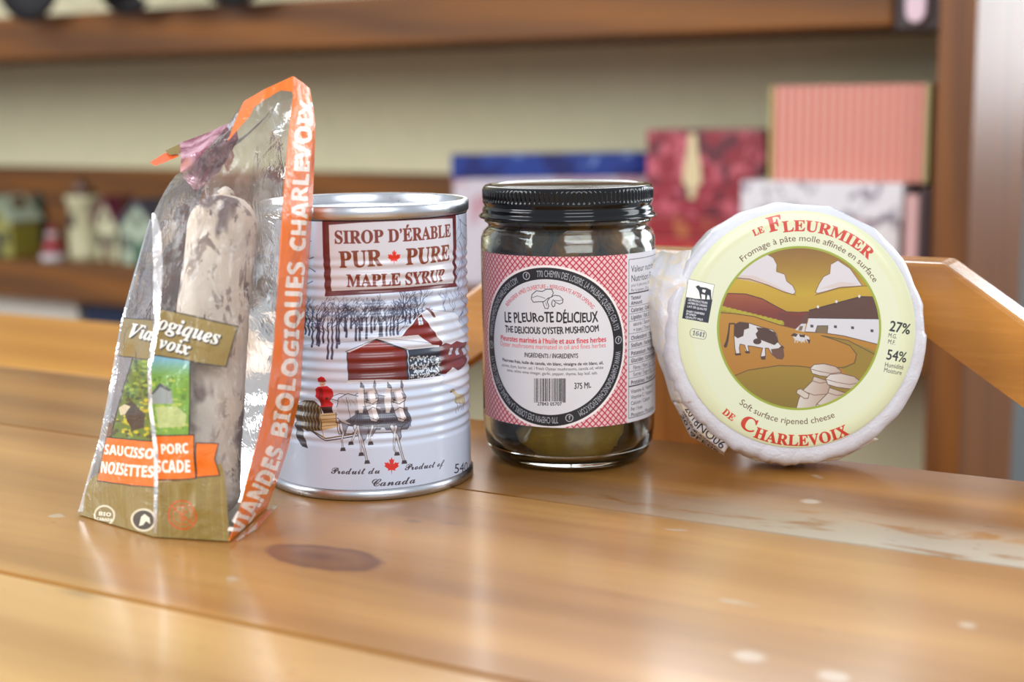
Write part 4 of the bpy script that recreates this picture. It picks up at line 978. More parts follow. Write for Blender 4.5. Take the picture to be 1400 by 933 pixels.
# cow
CWb = (242, 232, 228); BR2_ = (84, 50, 34)
cow = [(84, 445), (110, 432), (160, 438), (210, 455), (270, 470), (290, 490), (298, 530), (322, 560), (326, 600), (318, 614), (292, 610), (268, 590), (250, 560), (235, 560), (236, 600), (220, 608), (212, 600), (222, 560), (180, 552), (150, 548), (156, 578), (148, 584), (134, 545), (112, 540), (108, 560), (112, 588), (92, 588), (86, 560), (82, 500)]
for P0_ in ([(134, 545), (140, 578), (158, 582), (152, 548)],): F(P0_, CWb)
F(cow, CWb); S(cow, .8, (110, 76, 56), closed=True)
F([(84, 445), (110, 432), (155, 438), (156, 462), (132, 470), (128, 500), (100, 512), (84, 500)], BR2_)
F([(190, 458), (240, 462), (285, 485), (298, 530), (280, 545), (240, 530), (196, 512), (188, 490), (200, 475)], BR2_); lb.ell(*d5([(196, 527)])[0], 5.6, 4, BR2_)
F([(262, 565), (300, 560), (322, 556), (328, 590), (318, 614), (292, 612), (270, 590)], (120, 74, 52)); F([(300, 560), (318, 545), (330, 560)], (96, 58, 42))
F([(84, 586), (114, 584), (118, 594), (90, 596)], BR2_); F([(212, 600), (236, 598), (236, 616), (216, 616)], BR2_); F([(134, 574), (158, 574), (160, 586), (140, 586)], BR2_)
S([(84, 440), (60, 440), (56, 480), (50, 520), (40, 550)], [1.6, 1.6, 1.8, 2.6, 3.4], BR2_)
# milk churns
ML = (236, 216, 196); MS = (190, 150, 122)
def churn(dx, dy, k=1.0):
    def q(L): return [(x * k + dx, y * k + dy) for x, y in L]
    body = q([(18, 60), (10, 85), (-40, 135), (-60, 180), (-80, 260), (100, 260), (110, 150), (92, 85)])
    F(body, ML, grad=(d5(q([(-60, 150)]))[0], (242, 228, 212), d5(q([(110, 170)]))[0], (196, 158, 132))); S(body, .8, (120, 84, 64), closed=True)
    F(q([(0, 20), (20, 0), (70, -4), (130, 10), (160, 34), (150, 58), (110, 66), (50, 58), (10, 46)]), ML, grad=(d5(q([(0, 20)]))[0], (244, 232, 220), d5(q([(160, 40)]))[0], (206, 172, 150)))
    S(q([(0, 20), (20, 0), (70, -4), (130, 10), (160, 34), (150, 58), (110, 66), (50, 58), (10, 46)]), .8, (120, 84, 64), closed=True)
    S(q([(0, 22), (50, 36), (110, 46), (158, 38)]), .7, (150, 110, 86)); S(q([(12, 84), (50, 96), (92, 90)]), .7, (140, 100, 78)); S(q([(-40, 135), (20, 158), (108, 150)]), .7, (140, 100, 78))
churn(455, 640, .95); F([(390, 765), (408, 758), (450, 785), (444, 806), (426, 806), (388, 780)], (232, 212, 192)); S([(390, 765), (408, 758), (450, 785), (444, 806), (426, 806), (388, 780)], .8, (130, 92, 70), closed=True)
churn(530, 688, 1.08)
# put the picture into its circle
Yg, Xg = np.mgrid[0:lb.h, 0:lb.w]; dd = np.hypot(Xg - pc[0], Yg - pc[1]); mk = np.clip(pr - dd + .5, 0, 1)[..., None].astype(np.float32)
lb.a[..., :3] *= np.array([.86, .88, .9], np.float32); lb.a = lb.a * mk + save * (1 - mk)
mk = np.clip(6.5 - np.abs(dd - pr), 0, 1)[..., None]; lb.a[..., :3] = lb.a[..., :3] * (1 - mk) + np.array([150, 164, 44]) / 255 * mk
# lettering
RDC = (200, 52, 28); BNC = (92, 52, 36)
def ang(x, y): q = lb.tf((x, y)); return math.degrees(math.atan2(q[0] - pc[0], q[1] - pc[1]))
def rad_(x, y): q = lb.tf((x, y)); return math.hypot(q[0] - pc[0], q[1] - pc[1])
def A3(txt, s0, s1, cap, col, **k):
    a0, a1 = ang(*s0), ang(*s1); R_ = (rad_(*s0) + rad_(*s1)) / 2
    if k.pop('low', False):
        a0 = a0 % 360; a1 = a1 % 360
    arc_text(lb, txt, *pc, R_, a0, a1, cap * lb.k, col, **k)
A3('LE', d3(533, 208), d3(584, 196), 9, RDC, st='serif', fat=1)
A3('F', d3(602, 190), d3(664, 183), 20.5, RDC, st='serif', fat=2)
A3('LEURMIER', d3(664, 183), d3(1044, 324), 15, RDC, st='serif', fat=1.5)
A3('Fromage à pâte molle affinée en surface', d3(470, 318), d3(1064, 432), 8.2, BNC, st='sans')
A3('Soft surface ripened cheese', d4(472, 362), d4(908, 444), 8.4, BNC, low=True)
A3('DE', d4(386, 415), d4(436, 452), 9, RDC, st='serif', fat=1, low=True)
A3('C', d4(462, 470), d4(532, 512), 19, RDC, st='serif', fat=2, low=True)
A3('HARLEVOIX', d4(532, 514), d4(972, 520), 15, RDC, st='serif', fat=1.5, low=True)
lb.text('27%', d3(1146, 640), d3(1240, 658), 14, (36, 34, 38), st='sans', fat=1.5)
lb.text('M.G.', d3(1142, 670), d3(1182, 678), 6, (60, 56, 56)); lb.text('M.F.', d4(1140, 98), d4(1176, 106), 6, (60, 56, 56))
lb.text('54%', d4(1132, 170), d4(1224, 186), 14, (36, 34, 38), fat=1)
lb.text('Humidité', d4(1126, 204), d4(1212, 218), 6.4, (70, 62, 60)); lb.text('Moisture', d4(1122, 228), d4(1204, 243), 6.4, (70, 62, 60))
q = [d3(236, 405), d3(354, 432), d3(322, 604), d3(208, 584)]
lb.fill(q, (248, 246, 240)); lb.stroke(q, .5, (80, 80, 90), closed=True)
lb.fill([d3(226, 488), d3(270, 496), d3(345, 500), d3(326, 606), d3(208, 584)], (28, 30, 44))
lb.fill([d3(*p) for p in ((268, 440), (282, 434), (290, 442), (318, 446), (338, 456), (340, 500), (334, 500), (330, 480), (322, 478), (318, 500), (312, 500), (312, 478), (294, 474), (296, 496), (290, 496), (284, 462), (276, 450))], (28, 30, 44))
lb.fill([d3(300, 452), d3(316, 456), d3(310, 470), d3(298, 464)], (248, 246, 240))
for (a_, b_, t_) in (((234, 504), (322, 520), 'LES PRODUCTEURS'), ((232, 518), (320, 534), 'LAITIERS DU CANADA'), ((230, 534), (318, 550), 'LAIT DE QUALITÉ'), ((226, 556), (308, 570), 'DAIRY FARMERS'), ((224, 568), (270, 576), 'OF CANADA'), ((222, 582), (302, 596), 'QUALITY MILK')):
    lb.text(t_, d3(*a_), d3(*b_), 2.9, (236, 236, 240), fat=.2)
c_ = d3(280, 656); t_ = np.linspace(0, 2 * math.pi, 40)
cap_ = [(c_[0] + (9.5 if math.cos(a) > 0 else -9.5) * 1 - 0 + 4.6 * math.cos(a) - (3 if math.cos(a) > 0 else -3), c_[1] + 6 * math.sin(a) + (1.4 if math.cos(a) > 0 else -1.4)) for a in t_]
lb.stroke(cap_, .5, (60, 60, 90), closed=True, n=1); lb.text('1641', (c_[0] - 8.5, c_[1] + 1.2), (c_[0] + 9, c_[1] + 4.6), 6.4, (60, 60, 90), st='serif')
imb = lb.image('cheese_label_print')
s = NT('cheese_label'); nz = s.noise(s.coord(), 900, 2)
s.P(Base_Color=tex(s, imb, s.n('ShaderNodeTexCoord').outputs['UV']).outputs[0], Roughness=.35, Coat_Weight=.35, Coat_Roughness=.1, Normal=s.bump(s.noise(s.coord(), 160, 4, .6, .5), .12, .0006))
# wrapped body: faceted round edge
wr = NT('cheese_paper'); v_ = wr.coord(); n1 = wr.noise(v_, 110, 5, .6, 1.6); n2 = wr.noise(v_, 900, 3)
wr.P(Base_Color=lin((216, 215, 222)), Roughness=.34, Coat_Weight=.4, Coat_Roughness=.15, Subsurface_Weight=.1, Subsurface_Radius=(.004, .003, .002), Subsurface_Scale=1.0, Normal=wr.bump(wr.math('ADD', n1, wr.math('MULTIPLY', n2, .4)), .55, .0009)); wr = wr.m
rc = random.Random(9)
fac = sorted([math.radians(a) for a in (98, 74, 52, 34, 12, -8, -30, -46, -64, -82, -97, -113, -130, -150, -172, 165, 146, 128, 113)])
def rim(a):
    """radius of a polygonal outline with soft corners"""
    n_ = len(fac); best = 1e9
    for i in range(n_):
        a0 = fac[i]; a1 = fac[(i + 1) % n_] + (2 * math.pi if i == n_ - 1 else 0)
        aa = a
        while aa < a0: aa += 2 * math.pi
        if aa <= a1:
            mid = (a0 + a1) / 2; return math.cos((a1 - a0) / 2) / math.cos(aa - mid)
    return 1
NA = 240; rings = [(.0, 0, 0), (.70, 0, 0), (LR * 1.0 / Rch, .0, .2), (.945, -.0006, .7), (.975, -.0022, 1), (.992, -.0050, 1), (1.0, -.010, 1), (1.0, -.015, 1), (1.0, -.020, 1), (.985, -.0245, 1), (.95, -.0275, 1), (.88, -.029, 1), (.5, -.0292, .5), (0, -.0292, 0)]
P = []
for rr, zz_, wgt in rings:
    row = []
    for i in range(NA):
        a = 2 * math.pi * i / NA; k_ = 1 + (rim(a) - 1) * wgt
        wv = wgt * .0005 * noise.noise(Vector((math.cos(a) * 6, math.sin(a) * 6, zz_ * 300)))
        # gathered folds low and left
        low = max(0, math.cos(a - math.radians(235))) ** 2
        wv += wgt * low * .0012 * noise.noise(Vector((a * 22, zz_ * 120, 2)))
        r_ = Rch * rr * k_ + wv
        row.append((r_ * math.cos(a), r_ * math.sin(a), zz_ + wgt * .0008 * noise.noise(Vector((a * 9, rr * 5, 5)))))
    P.append(row)
zmin = min((MC @ Vector(p))[2] for row in P for p in row)
MC2 = MC.copy(); MC2[2][3] += TZ + .0001 - zmin; cheese.matrix_world = MC2
grid_mesh('paper_wrap', P, wr, cheese, closed=True)
P = []; UV = []
for rr in (0.0, .5, .9, .98, 1.0):
    P.append([(lc[0] + LR * .985 * rr * math.cos(2 * math.pi * i / 96), lc[1] + LR * .985 * rr * math.sin(2 * math.pi * i / 96), .0009 if rr < 1 else .0003) for i in range(96)])
    UV.append([(.5 + .5 * .985 * rr * math.cos(2 * math.pi * i / 96), .5 + .5 * .985 * rr * math.sin(2 * math.pi * i / 96)) for i in range(96)])
grid_mesh('round_label', P, s.m, cheese, closed=True, uv=UV)
# crumpled paper folds at the left side and below
fold = NT('folded_paper'); v_ = fold.coord(); n1 = fold.noise(v_, 120, 4, .6, 1.5)
fold.P(Base_Color=fold.ramp(n1, [(.35, lin((238, 226, 206))), (.6, lin((228, 228, 234)))]), Roughness=.4, Coat_Weight=.3, Transmission_Weight=.0, Subsurface_Weight=.4, Subsurface_Radius=(.006, .005, .003), Normal=fold.bump(n1, .5, .0015)); fold = fold.m
SHEET = {}
def flap(name, rows, seed, amp=.0012, mat=fold, n=12):
    """rows of (px, py, depth behind the label plane in m); smooth crumpled sheet with thickness"""
    R0 = [[np.array(list(chl(x, y, -d)) + [-d]) for x, y, d in row] for row in rows]
    P = []
    nr = len(R0); nc = len(R0[0])
    def at(i, j):
            i0 = min(int(i), nr - 2); fi = i - i0; j0 = min(int(j), nc - 2); fj = j - j0
            p = (R0[i0][j0] * (1 - fj) + R0[i0][j0 + 1] * fj) * (1 - fi) + (R0[i0 + 1][j0] * (1 - fj) + R0[i0 + 1][j0 + 1] * fj) * fi
            w_ = noise.noise(Vector(p * 130) + Vector((seed, 0, 0))) + .6 * abs(noise.noise(Vector(p * 260) + Vector((0, seed, 0))))
            return p + np.array([0, 0, 1]) * amp * w_ + np.array([.3, .3, 0]) * amp * noise.noise(Vector(p * 170) + Vector((0, 0, seed)))
    P = [[at(i, j) for j in np.linspace(0, nc - 1, (nc - 1) * n + 1)] for i in np.linspace(0, nr - 1, (nr - 1) * n + 1)]
    o = grid_mesh(name, P, mat, cheese); SHEET[o.name] = at
    md = o.modifiers.new('thickness', 'SOLIDIFY'); md.thickness = .0003
    return o
f1 = flap('paper_fold', [[(945, 352, .004), (940, 400, .001), (935, 450, .001), (933, 500, .001), (945, 560, .001)],
                    [(922, 356, .010), (908, 395, .006), (905, 440, .006), (912, 490, .006), (930, 560, .005)],
                    [(908, 352, .016), (884, 380, .014), (880, 415, .014), (893, 480, .016), (920, 560, .018)]], 3, .0016)
f2 = flap('paper_fold', [[(908, 352, .018), (905, 380, .012), (900, 420, .010), (912, 460, .014)],
                    [(890, 358, .020), (884, 385, .017), (881, 412, .018), (897, 455, .022)]], 8, .0016)
f3 = flap('stamped_fold', [[(945, 545, .0015), (968, 578, .0015), (1005, 607, .0012)],
                    [(930, 560, .006), (952, 596, .006), (990, 628, .006)],
                    [(921, 560, .012), (944, 606, .014), (990, 632, .016)]], 5, .0006)
f4 = flap('paper_fold', [[(1000, 605, .0015), (1040, 628, .0015), (1090, 634, .0015), (1140, 628, .0015), (1190, 606, .002)],
                    [(1000, 622, .007), (1035, 640, .007), (1088, 643, .007), (1145, 638, .007), (1200, 610, .007)]], 15, .0011)
# date stamp: thin ink geometry following the fold
ink = plain('black_ink', (40, 30, 32), .6)
def stamp(txt, sheet_o, j0, j1, r_base, r_top, name='date_stamp'):
    at = SHEET[sheet_o.name]; T_, wd_ = layout(txt, 'sans'); V = []
    for x, y in T_.reshape(-1, 2):
        jj = j0 + (j1 - j0) * x / wd_; ii = r_base + (r_top - r_base) * y / .7
        jj = min(max(jj, 0), 2.999 if sheet_o is f1 else 1.999); ii = min(max(ii, 0), 1.999)
        p = at(ii, jj); a = at(min(ii + .02, 2), jj); b = at(ii, jj + .001); n_ = np.cross(a - p, b - p); n_ /= np.linalg.norm(n_) + 1e-12
        if n_[2] - .4 * n_[0] < 0: n_ = -n_
        V.append(tuple(p + n_ * .0005))
    me = bpy.data.meshes.new(name); me.from_pydata(V, [], [[3 * i, 3 * i + 1, 3 * i + 2] for i in range(len(V) // 3)]); return link(name, me, ink, cheese)
stamp('2018NO06', f3, .25, 1.9, .95, .5)
stamp('MEILLEUR AVANT', f3, .3, 1.75, 1.3, 1.08)
stamp('2019FE06', f3, .35, 1.85, 1.85, 1.42)

# ================================================================== THE SAUSAGE AND ITS BAG
sb = np.array(on_y(281, 716, .525)); sb[2] = TZ + .0010
stp = np.array(on_y(309, 264, .544)); Rs = .0128
ax = stp - sb; Ls = np.linalg.norm(ax); ax = ax / Ls; s1 = np.cross(ax, [0, 1, 0]); s1 /= np.linalg.norm(s1); s2 = np.cross(s1, ax)
sm = NT('sausage_mould'); v_ = sm.coord()
n1 = sm.noise(v_, 95, 4, .65, .5); n2 = sm.noise(sm.coord((1, 1, .45), loc=(.3, .1, 0)), 150, 4, .7, .8); n3 = sm.noise(v_, 30, 2)
col = sm.ramp(n3, [(.35, lin((248, 238, 226))), (.65, lin((236, 212, 188)))])
th = sm.ramp(n2, [(.53, g(0)), (.575, g(1))]); patch = sm.ramp(n3, [(.42, g(.15)), (.58, g(1))])
col = sm.mix(sm.math('MULTIPLY', th, patch), col, lin((104, 66, 58)))
v3 = sm.n('ShaderNodeSeparateXYZ'); sm.t.links.new(v_, v3.inputs[0])
big = sm.ramp(sm.noise(sm.coord((1, 1, .5), loc=(.02, .13, .05)), 44, 3, .6, .3), [(.57, g(0)), (.62, g(1))])
col = sm.mix(sm.math('MULTIPLY', big, .85), col, lin((92, 56, 62)))
sm.P(Base_Color=col, Roughness=.75, Normal=sm.bump(sm.math('ADD', n1, sm.math('MULTIPLY', n2, .6)), .7, .0012)); sm = sm.m
saus = thing('dry_sausage', 'pale mould-dusted dry sausage with dark specks standing inside the clear bag', 'sausage', tuple(sb))
P = []
for t in np.linspace(0, 1, 60):
    zt_ = t * Ls; e = min(1, math.sqrt(max(0, 1 - (1 - min(1, zt_ / .011)) ** 2)), math.sqrt(max(0, 1 - (1 - min(1, (Ls - zt_) / .013)) ** 2)))
    row = []
    for i in range(64):
        a = 2 * math.pi * i / 64; dr = 1 + .05 * noise.noise(Vector((math.cos(a) * 1.3, math.sin(a) * 1.3, t * 7))) + .02 * noise.noise(Vector((math.cos(a) * 4, math.sin(a) * 4, t * 26)))
        r_ = Rs * e * dr * (1 + .06 * math.sin(t * 3))
        bend = .0018 * math.sin(t * math.pi)
        row.append(tuple(ax * zt_ + s1 * (r_ * math.cos(a) + bend) + s2 * r_ * math.sin(a)))
    P.append(row)
grid_mesh('casing', P, sm, saus, closed=True)
bm = bmesh.new(); 
kn = lathe('tied_end', [(0, 0), (.0034, .0003), (.0030, .0018), (.0012, .0034), (0, .0038)], sm, saus, 16); kn.location = tuple(ax * (Ls - .0012))

# printed art of the bag, painted flat (x, y of the flat film in photograph units)
KB = 3.4; BX0, BX1, BY0, BY1 = 90, 450, 90, 762; BW = (BX1 - BX0)
bg_ = Canvas(2 * BW * KB, (BY1 - BY0) * KB, lambda p: ((p[0] - BX0) * KB, (BY1 - p[1]) * KB), KB, bg=(235, 225, 220), a=0.0)
z2b = lambda L: [(90 + x / 2.5917, 400 + y / 2.5917) for x, y in L]
OR = (238, 112, 4); GO = (146, 122, 62); BKc = (48, 40, 30)
GOD = (120, 98, 46)
# gold ground at the bottom
bg_.fill(z2b([(50, 690), (120, 640), (320, 675), (460, 655), (560, 600), (575, 700), (580, 900), (320, 890), (40, 810)]), GO, .97)
rg = random.Random(5)
for i in range(70):
    x_ = rg.uniform(50, 570); bg_.stroke(z2b([(x_, 640 + rg.uniform(0, 40)), (x_ + 3, 880)]), .8, (176, 150, 84) if i % 2 else (118, 96, 44), .35)
# picture, left of the fold
pic = z2b([(238, 235), (305, 245), (300, 530), (165, 515)])
bg_.fill(pic, (96, 118, 34)); 
for i in range(170):
    u_ = rg.random(); v__ = rg.random(); x_ = (238 - 73 * v__) * (1 - u_) + 302 * u_; y_ = 240 + v__ * 275
    c_ = rg.choice([(58, 92, 22), (120, 150, 40), (40, 60, 24), (160, 176, 60)] if v__ < .5 else [(200, 180, 30), (222, 196, 20), (70, 60, 30), (96, 116, 40)])
    bg_.ell(*z2b([(x_, y_)])[0], rg.uniform(1.5, 4), rg.uniform(1.2, 3), c_, .8)
bg_.fill(z2b([(215, 400), (240, 385), (262, 410), (285, 430), (280, 480), (240, 490), (222, 440)]), (62, 44, 30)); bg_.fill(z2b([(196, 408), (216, 396), (236, 404), (220, 432), (200, 436)]), (214, 196, 160))
bg_.stroke(z2b([(238, 235), (165, 515)]), 1.6, BKc); bg_.stroke(z2b([(165, 517), (305, 532)]), 1.6, BKc)
# right of the fold
pic = z2b([(300, 222), (448, 240), (446, 500), (310, 505)])
bg_.fill(pic, (150, 176, 66), grad=(z2b([(370, 235)])[0], (120, 170, 190), z2b([(370, 300)])[0], (120, 160, 60)))
for i in range(110):
    x_ = rg.uniform(306, 440); y_ = rg.uniform(300, 495)
    bg_.ell(*z2b([(x_, y_)])[0], rg.uniform(2, 5), rg.uniform(1, 2.6), rg.choice([(150, 180, 60), (110, 150, 50), (190, 196, 90), (90, 120, 50)]), .7)
bg_.fill(z2b([(300, 360), (335, 322), (378, 340), (388, 392), (300, 395)]), (150, 154, 150)); bg_.fill(z2b([(300, 362), (335, 320), (380, 342), (372, 348), (336, 334), (300, 372)]), (84, 84, 80))
bg_.fill(z2b([(318, 405), (400, 400), (436, 430), (430, 470), (330, 480)]), (196, 200, 140), .8); bg_.stroke(z2b([(448, 240), (445, 500)]), 1.6, BKc)
# name band
bg_.fill(z2b([(196, 90), (310, 98), (310, 240), (188, 224)]), GO, .97); bg_.stroke(z2b([(196, 90), (310, 98)]), 1.3, BKc)
bg_.stroke(z2b([(188, 224), (306, 240)]), 1.3, BKc)
bd = z2b([(325, 56), (400, 70), (616, 118), (572, 262), (440, 238), (300, 220)]); bg_.fill(bd, GO, .97); bg_.stroke(bd[:4] + [bd[4], bd[5]], 1.6, BKc)
for i in range(40):
    x_ = rg.uniform(325, 600); bg_.stroke(z2b([(x_, 75 + (x_ - 325) * .2), (x_ - 18, 215 + (x_ - 325) * .15)]), .7, (122, 100, 44), .3)
def otext(txt, a, b, cap, st, dx=1.3, dy=1.3):
    a = z2b([a])[0]; b = z2b([b])[0]
    bg_.text(txt, (a[0] + dx, a[1] + dy), (b[0] + dx, b[1] + dy), cap, BKc, st=st, fat=4.5); bg_.text(txt, a, b, cap, (244, 240, 232), st=st, fat=1.6)
otext('Via', (232, 156), (306, 172), 19, 'ital'); otext('ogiques', (326, 128), (550, 182), 20, 'ital'); otext('voix', (330, 196), (442, 220), 18, 'ital')
# orange banners
b1 = z2b([(150, 512), (310, 528), (322, 692), (116, 668)]); bg_.fill(b1, OR); bg_.stroke([b1[0], b1[1]], 1.6, BKc); bg_.stroke([b1[2], b1[3]], 1.6, BKc)
b2 = z2b([(306, 508), (462, 500), (468, 655), (326, 665)]); bg_.fill(b2, OR)
b3 = z2b([(470, 528), (548, 532), (536, 585), (552, 645), (470, 652)]); bg_.fill(b3, OR); bg_.stroke(b3, 1.5, BKc, closed=True); bg_.stroke([b2[0], b2[1], b2[2], b2[3]], 1.6, BKc)
WH = (252, 240, 232); tx2 = lambda t, a, b, c: bg_.text(t, z2b([a])[0], z2b([b])[0], c, WH, st='bold', fat=1.4)
tx2('SAUCISSO', (140, 572), (312, 590), 13); tx2('NOISETTES', (124, 638), (312, 656), 15); tx2('PORC', (338, 572), (444, 564), 13); tx2('CASCADE'[2:], (318, 638), (452, 632), 16)
# round emblems
for (x_, y_), r_ in (((140, 792), 38), ((278, 808), 42)):
    bg_.ell(*z2b([(x_, y_)])[0], r_ / 2.59, r_ / 2.59, (216, 206, 176)); bg_.ell(*z2b([(x_, y_)])[0], r_ / 2.59 * .82, r_ / 2.59 * .82, (140, 118, 70) if x_ < 200 else (60, 46, 32))
q = (232, 224, 200)
bg_.text('BIO', z2b([(118, 790)])[0], z2b([(164, 796)])[0], 5, q, st='bold', fat=.6); bg_.text('CANADA', z2b([(112, 808)])[0], z2b([(168, 814)])[0], 4, q, st='bold', fat=.6)
bg_.fill(z2b([(262, 830), (270, 796), (282, 786), (298, 800), (300, 822), (286, 812), (276, 826)]), q)
bg_.ell(*z2b([(418, 788)])[0], 20, 20, None, outline=(3, (192, 92, 34))); bg_.ell(*z2b([(418, 788)])[0], 14, 14, None, outline=(1.6, (192, 92, 34)))
bg_.stroke(z2b([(384, 760), (452, 818)]), 2.2, (192, 92, 34)); bg_.stroke(z2b([(418, 755), (418, 822)]), 2, (192, 92, 34)); bg_.stroke(z2b([(400, 772), (418, 790), (436, 770)]), 1.8, (192, 92, 34)); bg_.stroke(z2b([(402, 792), (418, 808), (434, 792)]), 1.8, (192, 92, 34))
# orange side strip with lettering
E0 = [(312, 745), (326, 700), (338, 652), (352, 600), (366, 540), (374, 470), (379, 400), (383, 330), (388, 260), (394, 190), (400, 130), (396, 120)]
E1 = [(330, 760), (372, 700), (392, 655), (404, 610), (414, 540), (419, 470), (422, 400), (426, 330), (430, 260), (436, 190), (436, 95), (400, 95)]
bg_.fill(E0 + E1[::-1], (238, 114, 0), 1.0)
# hem at the top
bg_.fill([(405, 98), (335, 132), (312, 195), (322, 184), (343, 160), (350, 147), (385, 124), (402, 126), (420, 130), (425, 98)], (238, 110, 2), .97)
EC = [((a[0] + b[0]) / 2, (a[1] + b[1]) / 2) for a, b in zip(E0, E1)]
EC = [(322, 732), (338, 700), (363, 650), (378, 600), (389, 540), (396, 470), (400, 400), (404, 330), (408, 260), (413, 190), (419, 130)]
ec = np.array([bg_.tf(p) for p in EC]); sl_ = np.concatenate([[0], np.cumsum(np.hypot(*np.diff(ec, axis=0).T))])
def strip_fn(t0):
    def f(t, h):
        t = min(max(t + t0, 0), sl_[-1] - 1); x_ = np.interp(t, sl_, ec[:, 0]); y_ = np.interp(t, sl_, ec[:, 1])
        x2 = np.interp(min(t + 60, sl_[-1]), sl_, ec[:, 0]); y2 = np.interp(min(t + 60, sl_[-1]), sl_, ec[:, 1]); x1_ = np.interp(max(t - 60, 0), sl_, ec[:, 0]); y1_ = np.interp(max(t - 60, 0), sl_, ec[:, 1])
        d = np.array([x2 - x1_, y2 - y1_]); d /= np.hypot(*d); return (x_ - d[1] * h, y_ + d[0] * h)
    return f
def at_y(y): return float(np.interp(-y, [-p[1] for p in EC], sl_))
def sword(txt, ya, yb, cap):
    L0, L1 = at_y(ya), at_y(yb); fn = strip_fn(L0); bg_.path_text(txt, lambda t, h: fn(t, h - cap * KB / 2), L1 - L0, cap * KB, (250, 236, 226), st='bold', fat=2.6)
sword('VIANDES', 752, 612, 22); sword('BIOLOGIQUES', 600, 358, 22); sword('CHARLEVOIX', 345, 138, 20)
# back film: the red seam shining through
bk = lambda L: [(x + BW, y) for x, y in L]
bg_.fill(bk([(318, 205), (322, 215), (262, 300), (232, 400), (214, 470), (204, 470), (222, 395), (252, 295)]), (232, 128, 96), .8)
bg_.fill(bk([(318, 205), (335, 215), (325, 240), (306, 226)]), (232, 110, 70), .85)
bg_.fill(bk([(100, 700), (330, 690), (360, 745), (100, 745)]), (150, 124, 70), .6)
bg_.fill(bk([(300, 560), (345, 560), (335, 700), (290, 700)]), (232, 140, 110), .35)
imbag = bg_.image('bag_print')

def film(name, tint_alpha=.10, im=None, colr=(236, 226, 224), bumpy=.5):
    s = NT(name); t = s.t; uv = s.n('ShaderNodeTexCoord').outputs['UV']
    nz = s.noise(s.coord(), 90, 4, .6, 1.0); nz2 = s.noise(s.coord((1, 1, .4)), 260, 3, .6, .5)
    bmp = s.bump(s.math('ADD', nz, s.math('MULTIPLY', nz2, .3)), bumpy, .002)
    s.P(Base_Color=lin(colr), Roughness=.35, Normal=bmp)
    if im:
        tx = tex(s, im, uv); al = s.math('MAXIMUM', tx.outputs[1], tint_alpha)
        s.P(Base_Color=s.mix(s.math('GREATER_THAN', tx.outputs[1], .02), lin(colr), tx.outputs[0]))
    else: al = tint_alpha
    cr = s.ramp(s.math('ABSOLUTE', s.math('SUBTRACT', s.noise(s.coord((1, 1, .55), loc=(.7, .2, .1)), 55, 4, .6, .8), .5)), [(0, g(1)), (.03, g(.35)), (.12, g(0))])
    al = s.math('MAXIMUM', al, s.math('MULTIPLY', cr, .12))       # crease-like white streaks painted in for the film's gloss reflections
    tr = s.n('ShaderNodeBsdfTransparent'); tr.inputs[0].default_value = (1, .99, .98, 1)
    mx = s.n('ShaderNodeMixShader'); s.set(mx.inputs[0], al); t.links.new(tr.outputs[0], mx.inputs[1]); t.links.new(s.b.outputs[0], mx.inputs[2])
    gy = s.n('ShaderNodeBsdfGlossy'); gy.inputs['Roughness'].default_value = .07; t.links.new(bmp, gy.inputs['Normal'])
    fr_ = s.n('ShaderNodeFresnel'); fr_.inputs[0].default_value = 1.5; t.links.new(bmp, fr_.inputs['Normal'])
    f2_ = s.math('MULTIPLY', fr_.outputs[0], .9, True)
    m2 = s.n('ShaderNodeMixShader'); s.set(m2.inputs[0], f2_); t.links.new(mx.outputs[0], m2.inputs[1]); t.links.new(gy.outputs[0], m2.inputs[2])
    t.links.new(m2.outputs[0], s.out.inputs[0]); return s.m
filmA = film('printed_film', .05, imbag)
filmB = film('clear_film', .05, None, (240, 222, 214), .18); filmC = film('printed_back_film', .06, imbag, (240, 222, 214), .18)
bag = thing('sausage_bag', 'tall clear plastic sausage bag with orange lettered side strip and gold label', 'bag', tuple(on_y(250, 700, .53) * [1, 1, 0] + [0, 0, TZ]))
BL = np.array(bag.location)
# control rings: (L, F, R1, R2) in photograph units with depth; B ring at the back
LV = [  # L            F              R1             R2             depth L,F,R1,R2, back depth
    [(107, 703), (211, 735), (314, 743), (366, 694), (.534, .5035, .497, .541), .560],
    [(116, 670), (212, 690), (326, 700), (380, 655), (.536, .506, .499, .543), .566],
    [(128, 632), (213, 634), (340, 650), (394, 612), (.538, .508, .502, .545), .572],
    [(150, 545), (205, 560), (364, 550), (410, 540), (.541, .511, .507, .548), .575],
    [(157, 500), (203, 508), (371, 495), (414, 485), (.543, .513, .509, .549), .576],
    [(167, 438), (213, 440), (377, 430), (418, 420), (.545, .516, .512, .550), .572],
    [(188, 362), (213, 380), (383, 350), (424, 335), (.547, .521, .517, .551), .570],
    [(207, 298), (222, 310), (388, 275), (429, 245), (.549, .527, .522, .552), .569],
    [(240, 240), (255, 252), (394, 200), (431, 168), (.552, .536, .531, .553), .566],
    [(312, 200), (334, 138), (401, 104), (424, 122), (.557, .552, .548, .555), .562]]
def wpt(p, d): return np.array(on_y(p[0], p[1], d))
lv3 = []
for L_, F_, R1_, R2_, dep, bd_ in LV:
    pts = [wpt(L_, dep[0]), wpt(F_, dep[1]), wpt(R1_, dep[2]), wpt(R2_, dep[3])]
    pb2 = wpt((L_[0] + .60 * (R2_[0] - L_[0]), L_[1] + .75 * (R2_[1] - L_[1])), bd_); pb1 = wpt((L_[0] + .28 * (R2_[0] - L_[0]), L_[1] + .28 * (R2_[1] - L_[1])), bd_)
    lv3.append((pts + [pb2, pb1], [L_, F_, R1_, R2_, (R2_[0] - .25 * (R2_[0] - L_[0]), R2_[1]), (L_[0] + .28 * (R2_[0] - L_[0]), L_[1])]))
ZB = TZ + .0005
